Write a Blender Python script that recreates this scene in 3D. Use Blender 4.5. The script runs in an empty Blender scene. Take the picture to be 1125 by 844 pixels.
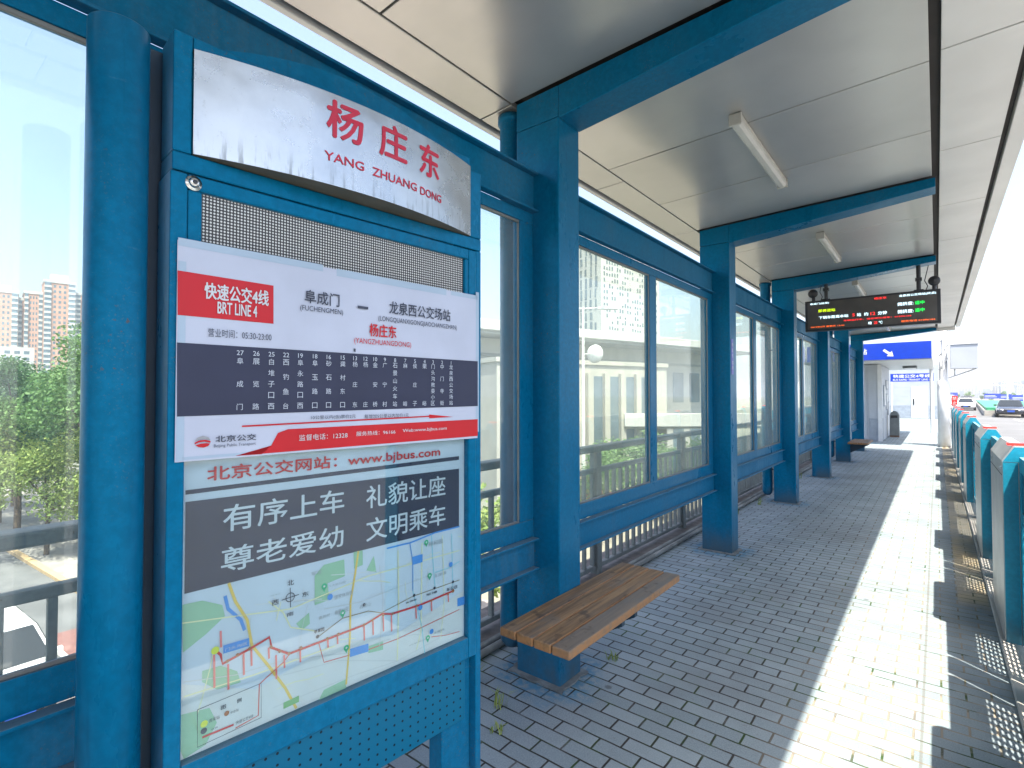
import bpy, math, random
from mathutils import Vector, Matrix
random.seed(7)
R = math.radians
sc = bpy.context.scene
C = sc.collection

# ------------------------------------------------------------------ camera, light, exposure
cam_d = bpy.data.cameras.new("camera")
cam_d.sensor_width = 36.0
cam_d.lens = 18.443
cam_d.clip_start = 0.05
cam_d.clip_end = 20000.0
cam = bpy.data.objects.new("camera", cam_d)
C.objects.link(cam)
cam.matrix_world = (Matrix.Translation((0, 0, 1.55)) @ Matrix.Rotation(R(38.993), 4, 'Z')
                    @ Matrix.Rotation(R(90 + 1.239), 4, 'X') @ Matrix.Rotation(R(-0.053), 4, 'Z'))
sc.camera = cam

SUN = Vector((0.365, -0.29, 1.19)).normalized()
world = bpy.data.worlds.new("World")
sc.world = world
world.use_nodes = True
wn = world.node_tree.nodes
wl = world.node_tree.links
bg = wn["Background"]
sky = wn.new("ShaderNodeTexSky")
sky.sky_type = 'NISHITA'
sky.sun_disc = False
sky.sun_elevation = math.asin(SUN.z)
sky.sun_rotation = math.atan2(SUN.x, SUN.y)
sky.air_density = 1.0
sky.dust_density = 4.0
sky.ozone_density = 0.6
wl.new(sky.outputs[0], bg.inputs[0])
bg.inputs[1].default_value = 0.12
sun_d = bpy.data.lights.new("sun", 'SUN')
sun_d.energy = 3.8
sun_d.angle = R(0.53)
sun_d.color = (1.0, 0.91, 0.78)
sun = bpy.data.objects.new("sun", sun_d)
sun.rotation_euler = SUN.to_track_quat('Z', 'Y').to_euler()
sun.location = (20, -15, 60)
C.objects.link(sun)
sc.view_settings.view_transform = 'Standard'
sc.view_settings.look = 'None'
sc.view_settings.gamma = 1.0
sc.view_settings.exposure = 2.03
sc.render.engine = 'CYCLES'
sc.cycles.use_denoising = True
sc.cycles.max_bounces = 10
sc.cycles.diffuse_bounces = 4
sc.cycles.glossy_bounces = 5
sc.cycles.transparent_max_bounces = 24
sc.cycles.caustics_reflective = False
sc.cycles.caustics_refractive = False
sc.cycles.sample_clamp_indirect = 8.0

# ------------------------------------------------------------------ materials
class NT:
    """small wrapper to write node trees tersely"""
    def __init__(s, name):
        s.m = bpy.data.materials.new(name)
        s.m.use_nodes = True
        s.t = s.m.node_tree
        s.n = s.t.nodes
        s.b = s.n["Principled BSDF"]
        s.out = s.n["Material Output"]
    def new(s, typ, **kw):
        n = s.n.new("ShaderNode" + typ)
        for k, v in kw.items():
            setattr(n, k, v)
        return n
    def set(s, sock, v):
        if isinstance(v, bpy.types.NodeSocket):
            s.t.links.new(v, sock)
        else:
            if isinstance(v, tuple) and len(v) == 3 and sock.type == 'RGBA':
                v = v + (1.0,)
            sock.default_value = v
    def p(s, **kw):
        for k, v in kw.items():
            s.set(s.b.inputs[k.replace('_', ' ')], v)
        return s
    def coord(s, which='Object'):
        return s.new('TexCoord').outputs[which]
    def mapping(s, vec, scale=(1, 1, 1), loc=(0, 0, 0)):
        m = s.new('Mapping')
        s.t.links.new(vec, m.inputs['Vector'])
        m.inputs['Scale'].default_value = scale
        m.inputs['Location'].default_value = loc
        return m.outputs[0]
    def noise(s, vec, scale, detail=4.0, rough=0.55):
        n = s.new('TexNoise')
        s.t.links.new(vec, n.inputs['Vector'])
        n.inputs['Scale'].default_value = scale
        n.inputs['Detail'].default_value = detail
        n.inputs['Roughness'].default_value = rough
        return n.outputs['Fac']
    def ramp(s, v, lo, hi, a=0.0, b=1.0):
        n = s.new('MapRange')
        n.interpolation_type = 'SMOOTHSTEP'
        s.set(n.inputs['Value'], v)
        for k, x in (('From Min', lo), ('From Max', hi), ('To Min', a), ('To Max', b)):
            n.inputs[k].default_value = x
        return n.outputs['Result']
    def math(s, op, a, b=0.0, c=0.0):
        n = s.new('Math', operation=op)
        for i, v in enumerate((a, b, c)):
            s.set(n.inputs[i], v)
        return n.outputs[0]
    def mix(s, f, a, b, blend='MIX'):
        n = s.new('Mix', data_type='RGBA', blend_type=blend)
        s.set(n.inputs['Factor'], f)
        s.set([i for i in n.inputs if i.name == 'A' and i.type == 'RGBA'][0], a)
        s.set([i for i in n.inputs if i.name == 'B' and i.type == 'RGBA'][0], b)
        return [o for o in n.outputs if o.type == 'RGBA'][0]
    def bump(s, h, strength=0.3, dist=0.01):
        n = s.new('Bump')
        n.inputs['Strength'].default_value = strength
        n.inputs['Distance'].default_value = dist
        s.t.links.new(h, n.inputs['Height'])
        s.t.links.new(n.outputs[0], s.b.inputs['Normal'])
    def xyz(s, vec):
        n = s.new('SeparateXYZ')
        s.t.links.new(vec, n.inputs[0])
        return n.outputs

def geo_pos(t):
    return t.new('NewGeometry').outputs['Position']

def plain(name, col, rough=0.5, metal=0.0, var=0.12, scale=6.0, emit=None, spec=None, coat=0.0):
    t = NT(name)
    v = geo_pos(t)
    n = t.noise(v, scale)
    c = t.mix(t.ramp(n, 0.3, 0.7), tuple(x * (1 - var) for x in col), tuple(min(1, x * (1 + var)) for x in col))
    t.p(Base_Color=c, Roughness=rough, Metallic=metal)
    if spec is not None:
        t.p(Specular_IOR_Level=spec)
    if coat:
        t.p(Coat_Weight=coat, Coat_Roughness=0.08)
    if emit:
        t.p(Emission_Color=emit[0], Emission_Strength=emit[1])
    return t.m

def painted(name, col, dust=0.22, rough=0.25, dustcol=(0.17, 0.225, 0.24), spots=True, tint=False):
    """weathered gloss paint: broad dust film, small chips, soft orange peel"""
    t = NT(name)
    v = geo_pos(t)
    big = t.noise(t.mapping(v, (1.0, 1.0, 0.45)), 3.2, 6.0, 0.62)
    fine = t.noise(v, 42.0, 5.0, 0.65)
    streak = t.noise(t.mapping(v, (22, 22, 1.1)), 1.0, 3.0)
    c = t.mix(t.ramp(fine, 0.35, 0.7), tuple(x * 0.88 for x in col), tuple(x * 1.1 for x in col))
    d = t.math('MULTIPLY', t.ramp(big, 0.38, 0.72), t.ramp(streak, 0.3, 0.75, 0.35, 1.0))
    d = t.math('MULTIPLY', d, dust)
    up = t.xyz(t.new('NewGeometry').outputs['Normal'])[2]
    d = t.math('MAXIMUM', d, t.ramp(up, 0.5, 1.0, 0.0, 0.6))
    c = t.mix(d, c, dustcol)
    if spots:
        ch = t.noise(v, 95.0, 2.0, 0.5)
        z_ = t.xyz(v)[2]
        foot = t.math('MULTIPLY', t.ramp(z_, 0.0, 0.30, 1, 0), t.ramp(big, 0.35, 0.6, 0.15, 0.7))
        c = t.mix(foot, c, (0.075, 0.085, 0.085))
        sc1 = t.noise(t.mapping(v, (9, 9, 60)), 1.0, 5.0, 0.7)
        c = t.mix(t.math('MULTIPLY', t.ramp(sc1, 0.63, 0.72), t.ramp(t.noise(v, 2.1, 2.0), 0.5, 0.62, 0, 0.35)), c, (0.10, 0.20, 0.27))
        run = t.noise(t.mapping(v, (34, 34, 1.6)), 1.0, 4.0, 0.6)
        c = t.mix(t.ramp(run, 0.60, 0.74, 0.0, 0.38), c, (0.004, 0.055, 0.115))
        sp = t.noise(v, 210.0, 2.0, 0.5)
        c = t.mix(t.math('MULTIPLY', t.ramp(sp, 0.60, 0.70), t.ramp(big, 0.42, 0.66, 0.0, 0.42)), c, (0.12, 0.135, 0.135))
        c = t.mix(t.math('MULTIPLY', t.ramp(ch, 0.68, 0.72), t.ramp(big, 0.5, 0.6, 0.0, 0.75)), c, (0.11, 0.075, 0.055))
    r = t.math('ADD', t.ramp(big, 0.3, 0.7, rough, rough + 0.16), t.math('MULTIPLY', d, 0.9))
    t.p(Base_Color=c, Roughness=r, Specular_IOR_Level=0.34)
    if tint: t.p(Specular_Tint=(0.12, 0.62, 1.0))
    t.bump(t.noise(v, 18.0, 3.0), 0.05, 0.01)
    return t.m

M = {}
BLUE = (0.001, 0.121, 0.246)
M['blue'] = painted('blue_paint', BLUE, 0.06, tint=True)
M['blue_dusty'] = painted('blue_paint_dusty', BLUE, 0.26, 0.42, tint=True)
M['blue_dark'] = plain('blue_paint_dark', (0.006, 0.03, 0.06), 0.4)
M['teal'] = painted('teal_paint', (0.006, 0.25, 0.39), 0.14, 0.34)
M['teal_dark'] = painted('teal_paint_dark', (0.006, 0.15, 0.27), 0.10, 0.36)
M['black'] = plain('black_plastic', (0.012, 0.013, 0.017), 0.35)
M['rubber'] = plain('rubber', (0.02, 0.02, 0.02), 0.8)
M['darkgap'] = plain('dark_gasket', (0.035, 0.03, 0.028), 0.7)
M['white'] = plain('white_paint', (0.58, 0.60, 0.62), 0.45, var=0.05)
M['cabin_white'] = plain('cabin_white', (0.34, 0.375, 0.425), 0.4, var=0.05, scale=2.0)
M['cabin_grey'] = plain('cabin_grey', (0.24, 0.28, 0.33), 0.5)
M['steel'] = plain('steel', (0.55, 0.55, 0.54), 0.38, 0.75, 0.10, 5.0)
M['galv'] = painted('galvanised_rail', (0.17, 0.20, 0.205), 0.35, 0.55, (0.33, 0.33, 0.31))
M['bead'] = plain('glazing_bead', (0.16, 0.17, 0.17), 0.5, 0.3)
M['zinc'] = plain('galvanised_steel', (0.46, 0.48, 0.50), 0.45, 0.35, 0.2, 4.0)
M['chrome'] = plain('lock_metal', (0.6, 0.6, 0.6), 0.2, 1.0)
M['lampwhite'] = plain('lamp_white', (0.55, 0.53, 0.48), 0.4)
M['lampdiff'] = plain('lamp_diffuser', (0.62, 0.61, 0.57), 0.25, var=0.03)
M['signblue'] = plain('sign_blue', (0.008, 0.042, 0.40), 0.3, var=0.06)
M['signviolet'] = plain('sign_violet', (0.10, 0.11, 0.42), 0.4)
M['redlamp'] = plain('red_lamp', (0.75, 0.02, 0.02), 0.3, emit=((1, 0.03, 0.02), 0.5))
M['redsign'] = plain('red_sign', (0.70, 0.02, 0.02), 0.4)
M['concrete'] = plain('concrete', (0.40, 0.39, 0.36), 0.85, var=0.18, scale=1.5)
M['footing'] = plain('mortar_footing', (0.13, 0.15, 0.155), 0.9, var=0.3, scale=14)
M['pale_concrete'] = plain('pale_concrete', (0.56, 0.55, 0.51), 0.8, var=0.12, scale=0.6)
M['asphalt'] = plain('asphalt', (0.105, 0.108, 0.11), 0.85, var=0.2, scale=0.9)
M['asphalt_deck'] = plain('asphalt_highway', (0.105, 0.11, 0.115), 0.8, var=0.15, scale=0.5)
M['linewhite'] = plain('road_marking', (0.6, 0.6, 0.57), 0.7)
M['lineyellow'] = plain('kerb_yellow', (0.42, 0.30, 0.16), 0.8)
M['pavement'] = plain('pavement', (0.24, 0.225, 0.205), 0.85, var=0.15, scale=2.0)
M['redpave'] = plain('red_pavement', (0.17, 0.08, 0.07), 0.8)
M['trunk'] = plain('bark', (0.09, 0.065, 0.045), 0.9, var=0.35, scale=14)
M['binplastic'] = plain('bin_grey', (0.13, 0.15, 0.155), 0.5)
M['binrust'] = plain('bin_rust', (0.12, 0.07, 0.045), 0.7)
M['greenfence'] = plain('green_fence', (0.03, 0.24, 0.12), 0.5)
M['hedge'] = plain('hedge_soil', (0.05, 0.12, 0.03), 0.9, var=0.4, scale=3)
M['screenblack'] = plain('led_panel', (0.065, 0.058, 0.052), 0.32)
M['ledwhite'] = plain('led_white', (0.5, 0.6, 0.65), 0.4, emit=((0.65, 0.9, 1.0), 0.47))
M['ledred'] = plain('led_red', (0.6, 0.02, 0.02), 0.4, emit=((1.0, 0.03, 0.03), 0.38))
M['ledorange'] = plain('led_orange', (0.6, 0.12, 0.02), 0.4, emit=((1.0, 0.13, 0.02), 0.36))
M['ledgreen'] = plain('led_green', (0.02, 0.6, 0.06), 0.4, emit=((0.0, 1.0, 0.10), 0.36))
M['ledyellow'] = plain('led_yellow', (0.6, 0.7, 0.02), 0.4, emit=((0.65, 0.95, 0.0), 0.36))
M['tape'] = plain('clear_tape', (0.42, 0.52, 0.58), 0.15)

def leafmat(name, a, b):
    t = NT(name)
    g = t.new('NewGeometry')
    rnd = g.outputs['Random Per Island']
    c = t.mix(rnd, a, b)
    big = t.noise(g.outputs['Position'], 0.8, 2.0)
    c = t.mix(t.ramp(big, 0.35, 0.65, 0, 0.6), c, tuple(x * 0.75 for x in a))
    t.p(Base_Color=c, Roughness=0.55, Specular_IOR_Level=0.3)
    tr = t.new('BsdfTranslucent')
    t.set(tr.inputs['Color'], c)
    ms = t.new('MixShader')
    ms.inputs[0].default_value = 0.35
    t.t.links.new(t.b.outputs[0], ms.inputs[1])
    t.t.links.new(tr.outputs[0], ms.inputs[2])
    t.t.links.new(ms.outputs[0], t.out.inputs['Surface'])
    return t.m
M['leaf'] = leafmat('leaf_green', (0.09, 0.19, 0.06), (0.19, 0.30, 0.11))
M['leaf2'] = leafmat('leaf_light', (0.17, 0.26, 0.07), (0.32, 0.38, 0.11))
M['leaf3'] = leafmat('leaf_deep', (0.06, 0.14, 0.06), (0.13, 0.22, 0.09))

def ceiling_mat():
    t = NT('brushed_aluminium_panel')
    v = geo_pos(t)
    st = t.noise(t.mapping(v, (2.0, 260, 2.0)), 1.0, 3.0)
    big = t.noise(v, 1.3, 4.0)
    c = t.mix(t.ramp(big, 0.3, 0.7), (0.55, 0.54, 0.52), (0.63, 0.615, 0.59))
    isl = t.new('NewGeometry').outputs['Random Per Island']
    c = t.mix(t.math('MULTIPLY', isl, 0.16), c, (0.40, 0.395, 0.385))
    c = t.mix(t.ramp(t.noise(v, 9.0, 6.0, 0.7), 0.62, 0.8, 0, 0.22), c, (0.42, 0.40, 0.37))
    t.p(Base_Color=c, Metallic=0.62, Roughness=t.ramp(st, 0.2, 0.8, 0.30, 0.40))
    t.p(Anisotropic=0.35)
    return t.m
M['ceil'] = ceiling_mat()
M['soffit'] = plain('soffit_panel', (0.72, 0.71, 0.69), 0.42, 0.25, 0.06, 1.5)

def brick_mat():
    t = NT('brick_paving')
    v = geo_pos(t)
    x, y, z = t.xyz(v)
    wob = t.noise(v, 9.0, 2.0)
    wv = t.new('VectorMath', operation='MULTIPLY_ADD')
    t.t.links.new(v, wv.inputs[0])
    wv.inputs[1].default_value = (1, 1, 0)
    nv = t.new('TexNoise')
    t.t.links.new(v, nv.inputs['Vector'])
    nv.inputs['Scale'].default_value = 7.0
    sc_ = t.new('VectorMath', operation='SCALE')
    t.t.links.new(nv.outputs['Color'], sc_.inputs[0])
    sc_.inputs['Scale'].default_value = 0.008
    t.t.links.new(sc_.outputs[0], wv.inputs[2])
    bv = wv.outputs[0]
    br = t.new('TexBrick')
    t.t.links.new(bv, br.inputs['Vector'])
    br.offset = 0.5
    br.inputs['Scale'].default_value = 1.0
    br.inputs['Brick Width'].default_value = 0.2
    br.inputs['Row Height'].default_value = 0.0885
    br.inputs['Mortar Size'].default_value = 0.0052
    br.inputs['Mortar Smooth'].default_value = 0.25
    br.inputs['Bias'].default_value = 0.0
    br.inputs['Color1'].default_value = (0.140, 0.192, 0.220, 1)
    br.inputs['Color2'].default_value = (0.200, 0.258, 0.286, 1)
    br.inputs['Mortar'].default_value = (0.05, 0.048, 0.042, 1)
    col, mort = br.outputs['Color'], br.outputs['Fac']
    # lanes worn paler in the middle, grime by the wall
    grime = t.noise(t.mapping(v, (1, 0.55, 1)), 1.5, 7.0, 0.65)
    col = t.mix(t.ramp(grime, 0.44, 0.72, 0, 0.7), col, (0.12, 0.15, 0.17), 'MIX')
    speck = t.noise(v, 160.0, 3.0, 0.7)
    col = t.mix(t.ramp(speck, 0.35, 0.75, 0.0, 0.35), col, (0.42, 0.44, 0.44))
    sp2 = t.noise(v, 34.0, 4.0, 0.7)
    col = t.mix(t.ramp(sp2, 0.60, 0.72, 0.0, 0.45), col, (0.13, 0.125, 0.12))
    gum = t.new('TexVoronoi'); gum.inputs['Scale'].default_value = 3.1
    t.t.links.new(v, gum.inputs['Vector'])
    gm = t.math('MULTIPLY', t.ramp(gum.outputs['Distance'], 0.045, 0.075, 1, 0), t.math('GREATER_THAN', t.xyz(gum.outputs['Color'])[0], 0.62))
    col = t.mix(t.math('MULTIPLY', gm, 0.7), col, (0.07, 0.075, 0.08))
    patch = t.noise(t.mapping(v, (1, 1.3, 1), (4, 9, 0)), 0.8, 3.0, 0.5)
    col = t.mix(t.ramp(patch, 0.55, 0.62, 0, 0.4), col, (0.16, 0.185, 0.20))
    # worn yellow band along the gates
    band = t.math('MULTIPLY', t.ramp(x, 0.09, 0.11), t.ramp(x, 0.27, 0.29, 1, 0))
    band = t.math('MULTIPLY', band, t.ramp(y, 5.0, 5.4))
    band = t.math('MULTIPLY', band, t.ramp(grime, 0.35, 0.6, 0.75, 0.25))
    col = t.mix(band, col, (0.46, 0.34, 0.16))
    # blue overspray round the foot of each post, every 3 m
    my = t.math('ABSOLUTE', t.math('SUBTRACT', t.math('MODULO', t.math('ADD', y, 30.0 - 2.445 + 1.5), 3.0), 1.5))
    mx = t.math('ABSOLUTE', t.math('ADD', x, 1.70))
    dd = t.math('SQRT', t.math('ADD', t.math('POWER', my, 2.0), t.math('POWER', mx, 2.0)))
    sm = t.math('MULTIPLY', t.ramp(t.math('ADD', dd, t.math('MULTIPLY', t.noise(v, 6.0, 5.0), 0.34)), 0.38, 0.52, 1, 0),
                t.ramp(t.noise(v, 24.0, 4.0), 0.35, 0.6))
    col = t.mix(t.math('MULTIPLY', sm, 0.75), col, (0.02, 0.15, 0.26))
    # joints: dirt, moss in places; sun glare painted paler into the sunlit strip
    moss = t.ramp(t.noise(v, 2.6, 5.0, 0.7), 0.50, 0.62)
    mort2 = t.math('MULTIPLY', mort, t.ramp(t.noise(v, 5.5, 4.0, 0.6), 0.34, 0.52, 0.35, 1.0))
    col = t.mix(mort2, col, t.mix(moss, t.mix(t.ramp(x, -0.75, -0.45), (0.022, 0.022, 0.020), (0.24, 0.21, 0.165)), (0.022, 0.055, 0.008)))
    # one straight sand joint parallel to the kerb
    ln = t.ramp(t.math('ABSOLUTE', t.math('ADD', x, 0.075)), 0.003, 0.009, 1, 0)
    col = t.mix(t.math('MULTIPLY', ln, 0.5), col, (0.10, 0.085, 0.06))
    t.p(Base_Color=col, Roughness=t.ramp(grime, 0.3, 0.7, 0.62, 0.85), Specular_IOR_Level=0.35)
    h = t.math('SUBTRACT', t.math('MULTIPLY', t.noise(v, 60.0, 4.0), 0.35), mort)
    t.bump(h, 0.6, 0.006)
    return t.m
M['brick'] = brick_mat()

def wood_mat():
    t = NT('weathered_wood')
    v = geo_pos(t)
    oi = t.new('ObjectInfo')
    ob = oi.outputs['Random']
    age = t.xyz(oi.outputs['Color'])[0]
    off = t.new('CombineXYZ')
    t.set(off.inputs[0], t.math('MULTIPLY', ob, 11.0))
    av = t.new('VectorMath', operation='ADD')
    t.t.links.new(v, av.inputs[0])
    t.t.links.new(off.outputs[0], av.inputs[1])
    v = av.outputs[0]
    grain = t.noise(t.mapping(v, (38, 1.6, 38)), 1.4, 7.0, 0.65)
    fine = t.noise(t.mapping(v, (190, 3.0, 190)), 1.0, 4.0)
    c = t.mix(t.ramp(grain, 0.32, 0.68), (0.10, 0.056, 0.026), (0.30, 0.18, 0.082))
    c = t.mix(t.ramp(fine, 0.5, 0.75, 0, 0.45), c, (0.05, 0.032, 0.02))
    stain = t.noise(t.mapping(v, (5, 2.2, 5)), 1.4, 5.0, 0.6)
    grey = t.math('MULTIPLY', t.ramp(stain, 0.45, 0.65), t.math('MULTIPLY_ADD', age, 0.75, 0.2))
    grey = t.math('MAXIMUM', grey, t.math('MULTIPLY', t.ramp(age, 0.55, 1.0), 0.72))
    c = t.mix(grey, c, (0.14, 0.125, 0.105))
    c = t.mix(t.ramp(t.noise(v, 11.0, 3.0), 0.60, 0.70, 0, 0.65), c, (0.035, 0.022, 0.014))
    up = t.xyz(t.new('NewGeometry').outputs['Normal'])[2]
    c = t.mix(t.math('MULTIPLY', t.ramp(up, 0.2, 0.8, 0.8, 0.0), t.ramp(t.noise(v, 30.0, 4.0), 0.3, 0.6, 0.35, 1.0)), c, (0.33, 0.16, 0.06))
    t.p(Base_Color=c, Roughness=0.55)
    t.bump(grain, 0.25, 0.004)
    return t.m
M['wood'] = wood_mat()

def glass_mat(name, dust=0.10, tint=(0.90, 0.955, 0.95)):
    t = NT(name)
    v = geo_pos(t)
    t.n.remove(t.b)
    tr = t.new('BsdfTransparent'); tr.inputs[0].default_value = tint + (1,)
    gl = t.new('BsdfGlossy'); gl.inputs['Roughness'].default_value = 0.015
    gl.inputs['Color'].default_value = (0.95, 0.97, 1, 1)
    lw = t.new('LayerWeight'); lw.inputs[0].default_value = 0.5
    fr = t.math('MULTIPLY_ADD', t.math('POWER', lw.outputs['Facing'], 5.0), 0.96, 0.04)
    m1 = t.new('MixShader')
    t.t.links.new(fr, m1.inputs[0]); t.t.links.new(tr.outputs[0], m1.inputs[1]); t.t.links.new(gl.outputs[0], m1.inputs[2])
    di = t.new('BsdfDiffuse'); di.inputs[0].default_value = (0.74, 0.76, 0.69, 1)
    tl = t.new('BsdfTranslucent'); tl.inputs[0].default_value = (0.82, 0.83, 0.74, 1)
    m2 = t.new('MixShader'); m2.inputs[0].default_value = 0.6
    t.t.links.new(di.outputs[0], m2.inputs[1]); t.t.links.new(tl.outputs[0], m2.inputs[2])
    n1 = t.noise(t.mapping(v, (1, 1, 0.5)), 2.2, 6.0, 0.6)
    n2 = t.noise(t.mapping(v, (30, 30, 2)), 1.0, 4.0)
    n3 = t.noise(v, 120.0, 2.0)
    d = t.math('ADD', t.ramp(n1, 0.3, 0.75, dust * 0.55, dust * 1.5), t.ramp(n2, 0.5, 0.85, 0, dust * 0.6))
    d = t.math('ADD', d, t.ramp(n3, 0.72, 0.76, 0, dust))
    m3 = t.new('MixShader')
    t.t.links.new(d, m3.inputs[0]); t.t.links.new(m1.outputs[0], m3.inputs[1]); t.t.links.new(m2.outputs[0], m3.inputs[2])
    t.t.links.new(m3.outputs[0], t.out.inputs['Surface'])
    return t.m
M['glass'] = glass_mat('dusty_window_glass', 0.11, (0.91, 0.955, 0.90))
M['glass_clean'] = glass_mat('clear_window_glass', 0.06)
M['case_glass'] = glass_mat('case_glass', 0.012)
M['carglass'] = plain('car_glass', (0.015, 0.02, 0.024), 0.06, var=0.02)
M['winglass'] = plain('building_glass', (0.10, 0.14, 0.17), 0.15, var=0.3, scale=0.3)

def perforated(name, base, pitch, dia, plane='YZ'):
    t = NT(name)
    v = geo_pos(t)
    x, y, z = t.xyz(v)
    a = y if plane == 'YZ' else x
    def cell(s, sh=0.0):
        return t.math('SUBTRACT', t.math('FRACT', t.math('ADD', t.math('DIVIDE', s, pitch), sh + 100.0)), 0.5)
    def dots(sh):
        p, q = cell(a, sh), cell(z, sh)
        return t.math('LESS_THAN', t.math('SQRT', t.math('ADD', t.math('MULTIPLY', p, p), t.math('MULTIPLY', q, q))), dia / pitch / 2)
    m = dots(0.0)
    t.p(Base_Color=base, Roughness=0.35, Metallic=0.3, Alpha=t.math('SUBTRACT', 1.0, m))
    return t.m
M['perf_door'] = perforated('perforated_door', (0.25, 0.36, 0.40), 0.064, 0.044)

def dotmat(name, pitch, dia, base, dot, rough=0.3, origin_scale=1.0):
    """fine dot pattern in the local x-z plane of the object"""
    t = NT(name)
    v = t.coord('Object')
    x, y, z = t.xyz(v)
    p = t.math('SUBTRACT', t.math('FRACT', t.math('ADD', t.math('DIVIDE', x, pitch), 50.0)), 0.5)
    q = t.math('SUBTRACT', t.math('FRACT', t.math('ADD', t.math('DIVIDE', z, pitch), 50.0)), 0.5)
    m = t.ramp(t.math('SQRT', t.math('ADD', t.math('MULTIPLY', p, p), t.math('MULTIPLY', q, q))), dia / pitch / 2 * 0.8, dia / pitch / 2 * 1.2, 1, 0)
    t.p(Base_Color=t.mix(m, base, dot), Roughness=rough, Specular_IOR_Level=0.2)
    return t.m
M['dotmatrix'] = dotmat('dot_matrix', 0.0078, 0.0048, (0.06, 0.062, 0.065), (0.62, 0.63, 0.62), 0.25)
M['bluedots'] = dotmat('perforated_blue_sheet', 0.030, 0.0075, (0.001, 0.115, 0.215), (0.004, 0.012, 0.02), 0.4)

def silver_mat():
    t = NT('weathered_silver_panel')
    v = t.coord('Object')
    x, y, z = t.xyz(v)
    n = t.noise(v, 4.0, 6.0, 0.6)
    c = t.mix(t.ramp(n, 0.3, 0.7), (0.36, 0.395, 0.42), (0.52, 0.56, 0.59))
    run = t.noise(t.mapping(v, (55, 1, 7)), 1.0, 4.0, 0.6)
    fad = t.ramp(z, 2.10, 2.20, 1.0, 0.0)
    c = t.mix(t.math('MULTIPLY', t.ramp(run, 0.50, 0.64), t.math('MULTIPLY', fad, 0.75)), c, (0.14, 0.15, 0.145))
    c = t.mix(t.ramp(t.noise(v, 60.0, 3.0, 0.7), 0.62, 0.74, 0, 0.3), c, (0.25, 0.26, 0.25))
    t.p(Base_Color=c, Metallic=0.8, Roughness=t.ramp(n, 0.3, 0.7, 0.20, 0.34))
    t.bump(t.noise(v, 5.0, 2.0), 0.12, 0.03)
    return t.m
M['silver'] = silver_mat()
M['silver_edge'] = plain('silver_underside', (0.16, 0.13, 0.09), 0.5, 0.3)

PAP = dict(red=(0.50, 0.008, 0.018), white=(0.58, 0.60, 0.64), ink=(0.045, 0.055, 0.09), navy=(0.022, 0.028, 0.065), pale=(0.52, 0.57, 0.66),
           mapgreen=(0.26, 0.47, 0.33), mapgold=(0.68, 0.47, 0.10), mapblue=(0.05, 0.24, 0.66), mapcyan=(0.22, 0.55, 0.68), mapyel=(0.72, 0.70, 0.42),
           mapgrey=(0.48, 0.50, 0.55), mapgrey2=(0.30, 0.32, 0.36), maproute=(0.62, 0.10, 0.08), mapbrown=(0.26, 0.20, 0.12), dots=(0.35, 0.10, 0.03),
           mapyel2=(0.62, 0.66, 0.04), pin=(0.03, 0.42, 0.22), strip=(0.72, 0.16, 0.16), mapgreen2=(0.16, 0.38, 0.15), grey=(0.33, 0.34, 0.37))
def paper(name, col):
    t = NT(name)
    v = t.coord('Object')
    c = t.mix(t.ramp(t.noise(v, 5.0, 4.0), 0.3, 0.7), tuple(x * 0.95 for x in col), tuple(min(x * 1.04, 1) for x in col))
    t.p(Base_Color=c, Roughness=0.5, Coat_Weight=0.22, Coat_Roughness=0.06, Specular_IOR_Level=0.25)
    n = t.new('Bump'); n.inputs['Strength'].default_value = 0.16; n.inputs['Distance'].default_value = 0.02
    w = t.noise(t.mapping(v, (3.0, 1, 2.0)), 1.6, 3.0)
    t.t.links.new(w, n.inputs['Height'])
    t.t.links.new(n.outputs[0], t.b.inputs['Coat Normal'])
    return t.m
for k, c in PAP.items():
    M['p_' + k] = paper('print_' + k, c)
M['paper'] = paper('poster_paper', (0.47, 0.51, 0.63))
M['mappaper'] = paper('map_paper', (0.50, 0.57, 0.69))
M['film'] = paper('tape_film', (0.36, 0.46, 0.58))

def carpaint(name, col):
    t = NT(name)
    t.p(Base_Color=col, Roughness=0.25, Metallic=0.15, Coat_Weight=0.8, Coat_Roughness=0.04)
    return t.m
CAR = dict(white=carpaint('car_white', (0.72, 0.72, 0.72)), silver=carpaint('car_silver', (0.42, 0.43, 0.45)), dark=carpaint('car_dark', (0.03, 0.035, 0.05)),
           red=carpaint('car_red', (0.45, 0.03, 0.03)), grey=carpaint('car_grey', (0.14, 0.15, 0.17)), blue=carpaint('car_blue', (0.04, 0.09, 0.28)))
M['headlight'] = plain('headlight', (0.75, 0.77, 0.8), 0.1)
M['taillight'] = plain('taillight', (0.4, 0.01, 0.01), 0.2)
M['plate'] = plain('plate_blue', (0.02, 0.08, 0.4), 0.4)
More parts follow.
